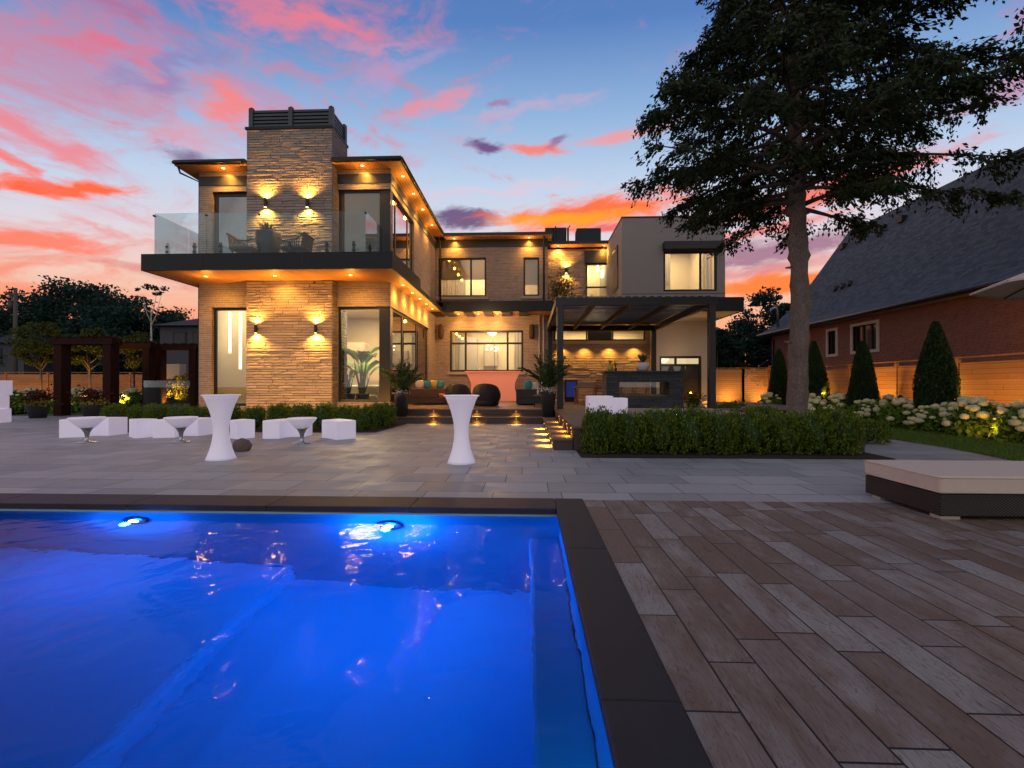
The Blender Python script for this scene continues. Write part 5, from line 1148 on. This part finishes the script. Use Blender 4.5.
arb = [cone_tree(3, 3.2, .50), cone_tree(4, 3.0, .46)]
for i, (px, Y, s_, lb) in enumerate(((936,13.7,1.0,'tall dark cone shaped conifer nearest the right edge'),(863,16.7,.97,'dark cone shaped conifer below the wide brick house window'),(814,19.4,1.0,'dark conifer just right of the tree trunk'),(779,22.0,1.02,'dark conifer just left of the tree trunk'))):
    q = PX(px, 400, 12.1); place(arb[i%2], (12.1, q.y, 0), i*1.3, (1,1,s_), lb, 'cone shaped conifers along the right fence', 0)
# hydrangeas
def hyd(seed, nf=20, r=.62, h=.95):
    rr = np.random.default_rng(seed); t = thing('hydrangea', '', 'shrub'); n = 1500; u = rr.normal(size=(n,3)); u /= np.linalg.norm(u,axis=1)[:,None]; u[:,2] = abs(u[:,2]); k = rr.uniform(.55,1,n)[:,None]
    leaves_mesh('foliage', u*k*[r,r,h*.86]+[0,0,.03], .14, M['leaf_hyd'], t, .62, up=.3)
    for j in range(nf):
        a = rr.uniform(-3.5,-.7) if j < nf*.7 else rr.uniform(0,6.28); e = rr.uniform(.15,1.4); c = (math.cos(a)*math.cos(e)*r, math.sin(a)*math.cos(e)*r, .05+math.sin(e)*h*.9); s = rr.uniform(.05,.115)
        b = MB(); b.blob(c, s, 3, .12, (1,1,.75)); b.build('flower_head', M['petal'], t)
    b = MB()
    for k in range(5): a = 1.25*k; b.tube([(0,0,0),(.2*math.cos(a),.2*math.sin(a),h*.5)], .012, 5)
    b.build('stem', M['bark2'], t); return t
hy = [hyd(1), hyd(2, 24), hyd(3, 18, .55, .8)]
loc = [(11.35,8.3),(11.9,9.0),(11.3,9.3),(11.9,10.1),(11.35,10.4),(11.95,11.3),(11.4,11.6),(11.9,12.5),(11.45,12.9),(11.5,14.1),(11.95,15.1),(11.45,15.5),(11.6,16.8),(11.4,18.2),(11.7,19.4),(11.2,20.8),(12.5,8.2),(12.5,9.6),(12.55,11.0),(9.4,14.8),(9.9,16.2)]
for i, (x, y) in enumerate(loc):
    od = ['first','second','third','fourth','fifth','sixth','seventh','eighth','ninth','tenth','eleventh','twelfth','thirteenth','fourteenth','fifteenth','sixteenth'][i if i < 16 else i-16]
    lb = f'cream hydrangea of the right fence bed, {od} counted from the right edge' if i < 16 else ['cream hydrangea against the fence at the right edge','cream hydrangea against the fence behind the nearest cone','cream hydrangea against the fence, left of the nearest cone','cream hydrangea by the lawn just right of the trunk','cream hydrangea by the lawn behind the trunk'][i-16]
    place(hy[i%3], (x, y, .01), random.uniform(-.5,.5), (1,1,random.uniform(.9,1.15)), lb, 'hydrangeas along the right fence', 0)
for i, (px, Y) in enumerate(((20,20.5),(36,21),(70,20.6),(80,21.4),(92,21),(128,22.6),(137,23),(173,23.5),(182,24),(10,22))):
    q = P(px, 0, Y); place(hy[i%3], (q.x, Y, 0), random.uniform(-.5,.5), (1.25,1.25,1.25), {20:'cream hydrangea behind the stacked boxes, right one',36:'cream hydrangea left of the nearest arbor',70:'cream hydrangea inside the nearest arbor, left one',80:'cream hydrangea inside the nearest arbor, middle one',92:'cream hydrangea inside the nearest arbor, right one',128:'cream hydrangea between the arbors, left one',137:'cream hydrangea between the arbors, right one',173:'cream hydrangea inside the farthest arbor, left one',182:'cream hydrangea inside the farthest arbor, right one',10:'cream hydrangea behind the stacked boxes, left one'}[px], 'hydrangeas along the left fence', 0)
def lit_spot(x, y, z, tx, ty, tz, pw, ang=150):
    t = thing('garden_spotlight', 'x', 'lamp', (x,y,z), 'garden spotlights'); b = MB(); b.tube([(x,y,z-.12),(x,y,z)], .015, 6); d = (Vector((tx,ty,tz))-Vector((x,y,z))).normalized(); b.tube([Vector((x,y,z)), Vector((x,y,z))+d*.1], .04, 10); b.build('body', M['frame'], t); spot(Vector((x,y,z))+d*.13, (tx,ty,tz), pw*6, ang, .9, WARM, .03, t); return t
ls = [((12.0,y,.95),(13.2,y+.1,1.2),pw,'small spotlight on a stake by the right fence, '+lb) for y, pw, lb in ((7.6,14,'nearest the right edge'),(9.3,14,'second from the right edge'),(11.0,15,'third from the right edge'),(12.6,30,'behind the nearest cone'),(14.7,30,'right one between the two cones'),(16.9,30,'left one between the two cones'),(18.6,22,'left of the farther cone'),(20.6,22,'by the trunk'))]
ls += [((10.3,22.2,.5),(10.2,23.0,1.1),20,'small spotlight in front of the left slatted gate panel'),((11.9,22.2,.5),(11.9,23.0,1.1),20,'small spotlight in front of the right slatted gate panel'),((10.6,10.6,.12),(11.4,11.2,.9),4,'small spotlight on the lawn edge lighting the hydrangeas'),((10.4,8.6,.12),(11.4,9.6,.9),4,'small spotlight on the lawn edge nearest the right frame edge')]
for a_, c_, pw, lb in ls: lit_spot(*a_, *c_, pw)['label'] = lb

# ------------------------------------------------------------------ fences
def fence(name, label, cat, pts, z1, m, slat, lab2=None, post=.1, gap=.012):
    t = thing(name, label, cat, (pts[0][0], pts[0][1], 0)); b = MB()
    for (xa_, ya_), (xb_, yb_) in zip(pts[:-1], pts[1:]):
        z = .06
        while z+slat <= z1+1e-3:
            b.bar((xa_,ya_,z+slat/2),(xb_,yb_,z+slat/2),.03,slat-gap); z += slat
        b.bar((xa_,ya_,z1+.02),(xb_,yb_,z1+.02),.12,.03)
    b.build('slat_panel', M[m], t)
    for (xa_, ya_), (xb_, yb_) in zip(pts[:-1], pts[1:]):
        L = math.hypot(xb_-xa_, yb_-ya_); n = max(1, round(L/2.4))
        for k in range(n+1): f = k/n; x, y = xa_+(xb_-xa_)*f, ya_+(yb_-ya_)*f; bb = MB(); bb.box(x-post/2, x+post/2, y-post/2, y+post/2, 0, z1+.04); bb.build('post', M[m], t)
    return t
fence('cedar_fence', 'tall cedar board fence lit orange in front of the brick house', 'fence', [(13.2,5.0),(13.2,23.0)], 2.15, 'fencewood', .15)
fence('slatted_gate', 'pair of honey coloured slatted gate panels right of the stucco wing', 'gate', [(P(714,0,23)[0],23.0),(P(742,0,23)[0],23.0),(P(766,0,23)[0],23.0)], 2.2, 'gatewood', .10)
fence('cedar_fence', 'short cedar fence piece between the slatted gate and the long fence', 'fence', [(P(766.5,0,22.9)[0]+.1,22.9),(13.1,22.9)], 2.3, 'fencewood', .15)
q0, q1 = P(-120,0,24.5), P(196,0,26.5)
fence('cedar_fence', 'brown board fence behind the timber arbors on the left', 'fence', [(q0.x,24.5),(q1.x+1,26.5)], 2.1, 'fencewood', .15)
q0 = P(162, 0, 25.5); b = MB(); b.box(q0.x, q0.x+1.4, 25.2, 25.7, 0, 2.6); b.build('pier', M['paint_white'], None); tag(bpy.context.scene.objects[-1] if False else C.objects['pier'], 'pale stone pier beside the fence, left of the brick wing', 'pier')
# timber arbors
def arbor(label, x0, x1, y, h, w=.36, d=.42):
    t = thing('timber_arbor', label, 'arbor', ((x0+x1)/2, y, 0), 'dark timber arbors on the left')
    for x in (x0, x1): b = MB(); b.box(x-w/2, x+w/2, y, y+d, 0, h-.28); b.build('post', M['timber'], t, .01)
    b = MB(); b.box(x0-w/2-.12, x1+w/2+.1, y-.04, y+.12, h-.279, h); b.build('beam', M['timber'], t, .01); b = MB(); b.box(x0-w/2-.12, x1+w/2+.1, y+d-.1, y+d+.04, h-.279, h); b.build('beam', M['timber'], t, .01)
    for k in range(5): xx = x0+(x1-x0)*k/4; b = MB(); b.box(xx-.05, xx+.05, y-.1, y+d+.1, h+.002, h+.06); b.build('slat', M['timber'], t)
    return t
aY = 18.4; arbor('largest dark timber arbor, nearest, framing the potted tree', P(59,0,aY)[0], P(108,0,aY)[0], aY, P(60,338,aY)[2])
aY = 21.3; arbor('middle dark timber arbor, second of the three', P(127,0,aY)[0]-1.0, P(147,0,aY)[0], aY, P(140,343,aY)[2])
aY = 22.0; arbor('farthest dark timber arbor next to the brick wing', P(158,0,aY)[0], P(193,0,aY)[0], aY, P(170,344.5,aY)[2])
for i, (px, py, lb) in enumerate(((68.5,414,'at the foot of the nearest timber arbor'),)):
    q = G(px, py); lit_spot(q.x, q.y-.2, .12, q.x, q.y+.1, 1.8, 16, 60)['label'] = 'tiny ground spotlight '+lb
for px, Y, pw, tz in ((93,20.3,60,2.5),(134,22.4,90,2.2),(178,22.6,110,1.8),(48,19.4,40,2.4)):
    q = P(px,0,Y); lit_spot(q.x-.3, Y-.6, .12, q.x, Y+.4, tz, pw, 80)['label'] = {93:'spotlight below the small tree inside the nearest arbor',134:'spotlight below the small tree between the arbors',178:'spotlight below the lit shrub beside the brick wing',48:'spotlight below the small tree left of the arbors'}[px]
for px, lb in ((30,'behind the leftmost pot'),(88,'behind the nearest arbor'),(132,'behind the middle arbor'),(-10,'beyond the left frame edge')):
    q = P(px, 0, 24.0); lit_spot(q.x, 23.6, .6, q.x, 24.9, 1.3, 16, 150)['label'] = 'small spotlight washing the left board fence, '+lb
gp_ = thing('glass_panel', 'frameless glass fence panel in front of the lit shrub left of the brick wing', 'fence', (P(168,0,16.2)[0], 16.2, 0)); b = MB(); x0, x1 = P(145,0,16.2)[0], P(191,0,16.2)[0]; b.box(x0, x1, 16.2, 16.215, .1, P(168,380.5,16.2)[2]); b.build('pane', M['railglass'], gp_)
for x in (x0+.3, x1-.3): b = MB(); b.box(x-.03, x+.03, 16.17, 16.25, 0, .25); b.build('clamp_post', M['chrome'], gp_)

# ------------------------------------------------------------------ trees
def crown_pts(rr, c, rad, nclump, per, squash=.8, shell=.55, clump=.30):
    pts = []
    for k in range(nclump):
        u = rr.normal(size=3); u /= np.linalg.norm(u); q = np.array(c)+u*np.array(rad)*rr.uniform(shell,1)
        s = clump*rr.uniform(.6,1.3)*np.mean(rad)
        pts.append(q+np.clip(rr.normal(size=(per,3)), -1.5, 1.5)*s*[.55,.55,.38])
    return np.vstack(pts)
def tree(name, label, base, h, cr, m, leaf, seed, nclump=45, per=130, bark='bark2', tr=.22, trunk_h=None, group=None, limbs=7, clump=.30, shell=.5, cz=None):
    rr = np.random.default_rng(seed); t = thing(name, label, 'tree', (0,0,0), group); th_ = trunk_h or h-2*cr[2]; c = (0,0,cz or h-cr[2])
    b = MB(); b.tube([(0,0,0),(.04*h*.1,0,th_*.6),(0,.02*h*.1,th_+cr[2]*.8)], [tr, tr*.75, tr*.2], 9)
    for k in range(limbs):
        a = 6.283*k/limbs+rr.uniform(-.3,.3); z = th_*(.8+.25*rr.uniform()); e = np.array([math.cos(a)*cr[0]*.7, math.sin(a)*cr[1]*.7, c[2]+rr.uniform(-.3,.5)*cr[2]]); s = np.array([0,0,z]); mid = s*.5+e*.5+[0,0,-.08*h*.5]
        b.tube([s, mid, e], [tr*.45, tr*.25, tr*.06], 6)
    b.build('trunk', M[bark], t)
    leaves_mesh('crown', crown_pts(rr, c, cr, nclump, per, clump=clump, shell=shell), leaf, M[m], t, .6); t.location = base; return t
def tpx(px, pyt, Y, z=0): q = P(px, pyt, Y); return (q.x, Y, z), q.z
# left background trees
B = 'broad dark tree'
for args in ((75,281,46,(6.2,5,4.2),'broad dark tree with domed crown left of the arbors',1,90,200),(28,312,44,(4.8,4,3.2),'dark tree crown at the far left beside the utility pole',2,60,170),(133,300,42,(4.4,4,3.6),'dark tree behind the pale birch',3,60,170),(178,316,50,(5,4,3.6),'dark tree close to the left wall of the brick wing',4,60,170),(100,318,40,(3.6,3,3.2),'mid green tree behind the nearest arbor',5,50,150)):
    px, pyt, Y, cr, lb, sd, nc, pr = args; base, h = tpx(px, pyt, Y); tree('broadleaf_tree', lb, base, h, cr, 'leaf_far', .34, sd, int(nc*1.3), pr, tr=.35, group='dark trees beyond the left fence')
base, h = tpx(151, 284, 30); t = tree('birch_tree', 'thin pale barked tree rising above the arbors', base, h, (1.0,.9,.7), 'leaf_far', .2, 9, 9, 26, 'birch', .10, trunk_h=h-2.2, limbs=4, clump=.28, shell=.7)
for px, pyt, Y, lb, sd in ((41,322,19.6,'small dense ornamental tree left of the arbors',11),(90,326,20.8,'small ornamental tree lit from below inside the nearest arbor',12),(134,330,23,'small ornamental tree lit from below between the arbors',13)):
    base, h = tpx(px, pyt, Y); tree('ornamental_tree', lb, base, h, (.95,.9,1.0), 'leaf_orn', .13, sd, 46, 90, tr=.06, group='small ornamental trees on the left', clump=.28, trunk_h=h*.55, cz=h-1.0)
base, h = tpx(180, 372, 23.2); tree('lit_shrub', 'bushy shrub glowing yellow from a spotlight beside the brick wing', base, h, (.9,.8,.9), 'leaf_yel', .13, 14, 40, 70, tr=.04, trunk_h=.6)
for px, Y, r_, m1, m2, lb in ((40,17.2,.55,'leaf_red','leaf_yel','dark pot with red foliage left of the nearest arbor'),(94,17.3,.5,'leaf_red','leaf_yel','dark pot with red and yellow flowers under the nearest arbor')):
    q = P(px, 0, Y); c = Vector((q.x, Y, 0)); t = planter('flower_pot', lb, 'potted plant', c, [(.25,0),(.36,.5),(.38,.55),(.33,.5)], 'pot', 24); t['group'] = 'dark flower pots by the arbors'; n = 380
    leaves_mesh('leaves', rng.normal(size=(n,3))*[.22,.22,.16]+[q.x,Y,.85], .12, M[m1], t, .6); leaves_mesh('flowers', rng.normal(size=(160,3))*[.26,.2,.07]+[q.x+.1,Y-.1,.63], .11, M[m2], t, .7)
# right background trees
for px, pyt, Y, cr, lb, sd in ((765,292,36,(2.6,2.4,3.4),'loose green tree directly left of the big trunk, beyond the gate',21),(742,318,40,(2.4,2.2,2.6),'small dark tree beyond the gate near the canopy end',22),(716,325,33,(1.6,1.5,2.6),'dark bushy tree against the stucco wing beyond the gate',23),(783,300,34,(2.2,2.0,3.6),'dense green tree behind the brick house corner',24)):
    base, h = tpx(px, pyt, Y); tree('broadleaf_tree', lb, base, h, cr, 'leaf_far', .26, sd, 60, 120, tr=.22, group='trees beyond the slatted gate', clump=.26)
# the big conifer
def conifer(base, label, H_=17.5, seed=5):
    rr = np.random.default_rng(seed); t = thing('conifer_tree', label, 'tree', base); bx, by, _ = base
    b = MB(); rings = 110; n_ = 26; prev = None; knots = [(rr.uniform(1.0, 6.5), rr.uniform(0, 6.28), rr.uniform(.03, .075)) for _ in range(34)]
    for i in range(rings):
        z = H_*.92*(i/(rings-1))**1.25; cx_, cy_ = bx+.06*math.sin(z*.6), by+.05*math.cos(z*.5); R0 = .20*(1-z/H_)**.8*(1+.35*math.exp(-z*3.2))+.02; row = []
        for k in range(n_):
            a = 6.283*k/n_; rk = R0*(1+.05*math.sin(3*a+z*.8)+.03*math.sin(7*a-z*2.1)+.025*math.sin(z*9+2*a))+rr.uniform(-.006,.006)
            for kz, ka, kr in knots:
                dz = (z-kz)/.11; da = math.atan2(math.sin(a-ka), math.cos(a-ka))/.42; rk += kr*math.exp(-dz*dz-da*da)
            row.append(b.bm.verts.new((cx_+rk*math.cos(a), cy_+rk*math.sin(a), z)))
        if prev:
            for k in range(n_): f_ = b.bm.faces.new((prev[k], prev[(k+1)%n_], row[(k+1)%n_], row[k])); f_.smooth = True
        prev = row
    for k in range(16):
        z = rr.uniform(2.0, 6.4); a = rr.uniform(0, 6.28); r0 = .2*(1-z/H_)**.8; b.tube([(bx+math.cos(a)*r0*.7, by+math.sin(a)*r0*.7, z), (bx+math.cos(a)*(r0+.12), by+math.sin(a)*(r0+.12), z+.03)], [.035,.02], 7)
    b.build('trunk', M['bark'], t); P_, D_ = [], []; bb = MB()
    nb = 190
    for k in range(nb):
        f = (k+rr.uniform())/nb; z = 5.6+(H_-6.0)*f**.95; a = k*2.399+rr.uniform(-.3,.3)
        L = (4.7*(1-f)**1.12+.25)*rr.uniform(.75,1.12)
        if f < .06: L *= .55
        L *= 1+.04*math.cos(a)     # slightly longer toward +X
        line = []; rise = rr.uniform(-.05,.28)
        for i in range(9):
            s = i/8; r = L*s; line.append(np.array([bx+math.cos(a)*r+.10*L*math.sin(s*2+k)*-math.sin(a), by+math.sin(a)*r+.10*L*math.sin(s*2+k)*math.cos(a), z+L*(rise*s-.24*s*s+(.08*s**4))]))
        bb.tube([Vector(q) for q in line], [max(.008,.06*(1-f*.6)*(1-i/8)+.006) for i in range(9)], 5, caps=False)
        # side twigs
        nt = int(9+L*6.5)
        for j in range(nt):
            s = rr.uniform(.22,1)**.8; i = min(7, int(s*8)); q = line[i]+(line[i+1]-line[i])*(s*8-i); sgn = 1 if j%2 else -1
            d0 = (line[i+1]-line[i]); d0 /= np.linalg.norm(d0); sd = np.array([-math.sin(a), math.cos(a), 0])*sgn
            tl = (.28+.85*(1-s)**.7*min(1, L/3.5))*rr.uniform(.6,1.2); td = d0*.65+sd*rr.uniform(.4,1)+[0,0,rr.uniform(-.65,.05)]; td /= np.linalg.norm(td)
            e = q+td*tl; bb.tube([Vector(q), Vector(q+td*tl*.5), Vector(e+[0,0,-.06])], [.010,.007,.004], 3, caps=False)
            m_ = int(tl*43)+6; g = rr.uniform(0.08,1.05,m_); pp = q+td*tl*g[:,None]+rr.normal(size=(m_,3))*[.07,.07,.05]; pp[:,2] -= (.20*g**1.5)*rr.uniform(.1,1,m_)
            P_.append(pp); D_.append(np.tile(td+[0,0,-.45], (m_,1)))
    bb.build('branches', M['bark2'], t); pp = np.vstack(P_); print('conifer leaves', len(pp))
    leaves_mesh('crown', pp,   .12, M['leaf_con'], t, .45, dirs=np.vstack(D_), jit=.5); return t
cq = P(797, 400, 11.0); conifer((cq.x, 11.0, 0), 'tall dark conifer with bare lower trunk towering right of the house')
# branch tips at the upper right belong to a tree beyond the frame
tr_ = tree('broadleaf_tree', 'tree at the right edge with only its drooping branch tips in view', (17.6, 12.0, 0), 14.5, (3.3,3.3,3.0), 'leaf_con', .16, 31, 70, 240, tr=.3, clump=.22, shell=.6)
# trees behind the camera, seen only as reflections
# ------------------------------------------------------------------ neighbouring buildings
nb_ = thing('brick_house', 'large red brick house with sweeping dark shingle roof behind the fence', 'house', (16, 20, 0)); NX = 16.0; ny0, ny1 = 6.0, 29.5; nez = 4.85
wA = [PX(826.6,357,NX), PX(838.3,328,NX)]; wB = [PX(851,354,NX), PX(879.7,320,NX)]
hs = [(wA[1].y+.15, wA[0].y-.15, wA[0].z+.12, wA[1].z-.1), (wB[1].y+.15, wB[0].y-.15, wB[0].z+.12, wB[1].z-.1)]
us = sorted({ny0, ny1, *[h[0] for h in hs], *[h[1] for h in hs]}); b = MB()
for a, c in zip(us[:-1], us[1:]):
    hh = [h for h in hs if h[0] < (a+c)/2 < h[1]]
    if hh: b.box(NX, NX+.3, a, c, 0, hh[0][2]); b.box(NX, NX+.3, a, c, hh[0][3], nez)
    else: b.box(NX, NX+.3, a, c, 0, nez)
b.box(NX+.3, 25, ny1-.3, ny1, 0, nez); b.build('wall', M['red_brick'], nb_)
for (y0, y1, z0, z1) in hs:
    b = MB(); s = .14; b.box(NX-.05, NX+.12, y0-s, y0, z0-s, z1+s); b.box(NX-.05, NX+.12, y1, y1+s, z0-s, z1+s); b.box(NX-.05, NX+.12, y0, y1, z0-s, z0); b.box(NX-.05, NX+.12, y0, y1, z1, z1+s); f_ = b.build('window', M['paint_white'], nb_)
    b = MB(); b.box(NX+.15, NX+.17, y0, y1, z0, z1); b.build('pane', mat('dark pane', (.02,.02,.022), .08), f_)
    b = MB(); n_ = 3 if y1-y0 > 1.4 else 1
    for k in range(n_+1): y = y0+(y1-y0)*k/n_; b.box(NX+.10, NX+.145, max(y0,y-.04), min(y1,y+.04), z0, z1)
    b.build('glazing_bar', M['wicker_brown'], f_)
# roof with flared eaves and a curved profile
b = MB(); rp = [(15.35,4.72),(16.1,5.15),(17.4,6.55),(18.8,8.75),(20.2,11.05)]; ys_ = [5.0, 10, 15, 20, 25]; ye = [30.0, 29.8, 29.4, 28.9, 28.4]
grid = [[b.bm.verts.new((x, y, z)) for y in ys_]+[b.bm.verts.new((x, ye[i], z))] for i, (x, z) in enumerate(rp)]
for i in range(4):
    for j in range(5): b.bm.faces.new((grid[i][j], grid[i][j+1], grid[i+1][j+1], grid[i+1][j]))
bk = [b.bm.verts.new((25.4, y, 4.72)) for y in ys_+[30.0]]
for j in range(5): b.bm.faces.new((grid[4][j], grid[4][j+1], bk[j+1], bk[j]))
ge = [grid[i][5] for i in range(5)]+[bk[5]]; b.bm.faces.new(ge); o = b.build('roof', M['shingle'], nb_); 
b = MB(); b.box(15.42, 15.98, 5, 29.95, 4.55, 4.60); b.build('eave_soffit', M['farwall'], nb_)
b = MB(); b.tube([(15.33,5,4.66),(15.33,30,4.66)], .07, 8); b.tube([(15.4,29.2,4.6),(15.95,29.2,4.3),(15.95,29.2,0)], .045, 8); b.build('gutter', M['frame'], nb_)
def on_roof(px, py):
    a = ray(px, py)   # march the ray to the roof profile
    for k in range(1, 4000):
        t = 14+k*.01; x, y, z = a[0]*t, a[1]*t, H+a[2]*t
        if x > 15.35:
            zr = np.interp(x, [r[0] for r in rp], [r[1] for r in rp])
            if z <= zr: return Vector((x, y, zr))
    return None
for px, py in ((844,247.5),(861,240),(881,231),(903,220.5),(931,197)):
    q = on_roof(px, py)
    if q: b = MB(); b.box(q.x-.22, q.x+.1, q.y-.18, q.y+.18, q.z-.1, q.z+.22); b.build('roof_vent', M['frame'], nb_)
for px, py in ((836,290),(843,287.5),(850,285)):
    q = on_roof(px, py)
    if q: b = MB(); b.tube([(q.x,q.y,q.z-.1),(q.x,q.y,q.z+.22)], .12, 10); b.build('roof_pipe', M['frame'], nb_)
b = MB(); q = PX(780,318,16.4); b.tube([(15.9,28.6,5.0),(15.9,28.6,6.1),(15.7,28.6,6.3),(15.5,28.6,6.2),(15.45,28.6,5.9)], .08, 8); b.build('vent_stack', M['chrome'], nb_)
point((15.2, 12.0, 2.9), 130, WARM, .1, nb_)
# patio umbrella at the right edge
um = thing('patio_umbrella', 'pale patio umbrella at the right edge in front of the brick house', 'umbrella', (9.05, 7.2, 0))
tip = P(969, 294, 8.26); n = 8; b = MB(); cxu, cyu, Ru = 9.05, 7.2, 1.5; apex = b.bm.verts.new((cxu, cyu, tip.z+.62)); rim = [b.bm.verts.new((cxu-Ru*math.cos(6.283*k/n), cyu-Ru*math.sin(6.283*k/n), tip.z)) for k in range(n)]
rim2 = [b.bm.verts.new((v.co.x, v.co.y, tip.z-.03)) for v in rim]
for k in range(n): b.bm.faces.new((rim[k], rim[(k+1)%n], apex)); b.bm.faces.new((rim[k], rim2[k], rim2[(k+1)%n], rim[(k+1)%n]))
b.build('canopy', M['ivory'], um); b = MB(); b.tube([(cxu,cyu,0),(cxu,cyu,tip.z+.6)], .03, 10); b.build('pole', M['frame'], um)
b = MB(); [b.tube([(cxu,cyu,tip.z+.55),(v[0],v[1],tip.z-.01)], .01, 4) for v in [(cxu-Ru*math.cos(6.283*k/n), cyu-Ru*math.sin(6.283*k/n)) for k in range(n)]]; b.build('ribs', M['frame'], um)
b = MB(); b.box(cxu-.35, cxu+.35, cyu-.35, cyu+.35, .01, .08); b.build('base', M['granite'], um, .01)
# far houses
def far_house(px0, px1, pyr, pye, Y, label, d=8, wm='farwall'):
    a = P(px0, pye, Y); c = P(px1, pye, Y); r = P((px0+px1)/2, pyr, Y+d/2); t = thing('distant_house', label, 'house', ((a.x+c.x)/2, Y, 0))
    b = MB(); b.box(a.x, c.x, Y, Y+d, 0, a.z); b.build('wall', M[wm], t); b = MB(); e = .5
    v = [b.bm.verts.new(p_) for p_ in ((a.x-e,Y-e,a.z-.1),(c.x+e,Y-e,a.z-.1),(c.x+e,Y+d+e,a.z-.1),(a.x-e,Y+d+e,a.z-.1),(a.x+1.5,Y+d/2,r.z),(c.x-1.5,Y+d/2,r.z))]
    for f_ in ((0,1,5,4),(1,2,5),(2,3,4,5),(3,0,4),(3,2,1,0)): b.bm.faces.new([v[i] for i in f_])
    b.build('roof', M['farroof'], t)
    for k in (.25, .6): 
        x = a.x+(c.x-a.x)*k; b = MB(); b.box(x, x+1.2, Y-.06, Y-.004, a.z-1.9, a.z-.6); f_ = b.build('window', M['farroof'], t); b = MB(); b.box(x+.12, x+1.08, Y-.08, Y-.062, a.z-1.78, a.z-.72); b.build('pane', M['pergola'], f_)
    return t
far_house(160, 215, 317, 325, 38, 'distant house with dark roof just left of the brick wing')
far_house(-60, 24, 324, 342, 40, 'distant grey house at the far left behind the fence')
far_house(62, 88, 340, 356, 42, 'distant bluish house seen through the nearest arbor')
far_house(700, 744, 327, 343, 55, 'distant grey house with steep roofs between the canopy and the trees')
# utility pole
pq, h = tpx(15.5, 288, 36); t = thing('utility_pole', 'dark utility pole with transformer at the far left', 'pole', pq); b = MB(); b.tube([pq, (pq[0], pq[1], h)], [.17,.12], 10); b.build('pole', M['bark2'], t)
b = MB(); b.tube([(pq[0]-.35,pq[1],h-2.0),(pq[0]-.35,pq[1],h-1.1)], .22, 12); b.build('transformer', M['pergola'], t); b = MB(); b.bar((pq[0]-.9,pq[1],h-.5),(pq[0]+.9,pq[1],h-.5),.1); b.build('crossarm', M['bark2'], t)
for dz, lb in ((.5,'upper overhead wire running left from the utility pole'), (1.6,'lower overhead wire running left from the utility pole')):
    b = MB(); pts = [Vector((pq[0]-.2, pq[1], h-dz)).lerp(Vector((pq[0]-40, pq[1]+4, h-dz+.5)), k/10)-Vector((0,0,1.2*math.sin(math.pi*k/10))) for k in range(11)]; b.tube(pts, .025, 4); tag(b.build('overhead_wire', M['frame']), lb, 'cable')

# ------------------------------------------------------------------ clean up and render settings
for o in list(bpy.data.objects):
    if o.type == 'LIGHT' and o.data.type == 'SPOT' and o.data.energy == 0: bpy.data.objects.remove(o)
sc.render.engine = 'CYCLES'
sc.view_settings.view_transform = 'Standard'; sc.view_settings.look = 'None'; sc.view_settings.exposure = 0; sc.view_settings.gamma = 1
sc.cycles.max_bounces = 6; sc.cycles.diffuse_bounces = 2; sc.cycles.glossy_bounces = 3; sc.cycles.transmission_bounces = 5; sc.cycles.transparent_max_bounces = 12; sc.cycles.caustics_reflective = False; sc.cycles.caustics_refractive = False
sc.cycles.sample_clamp_indirect = 4; sc.cycles.use_light_tree = True
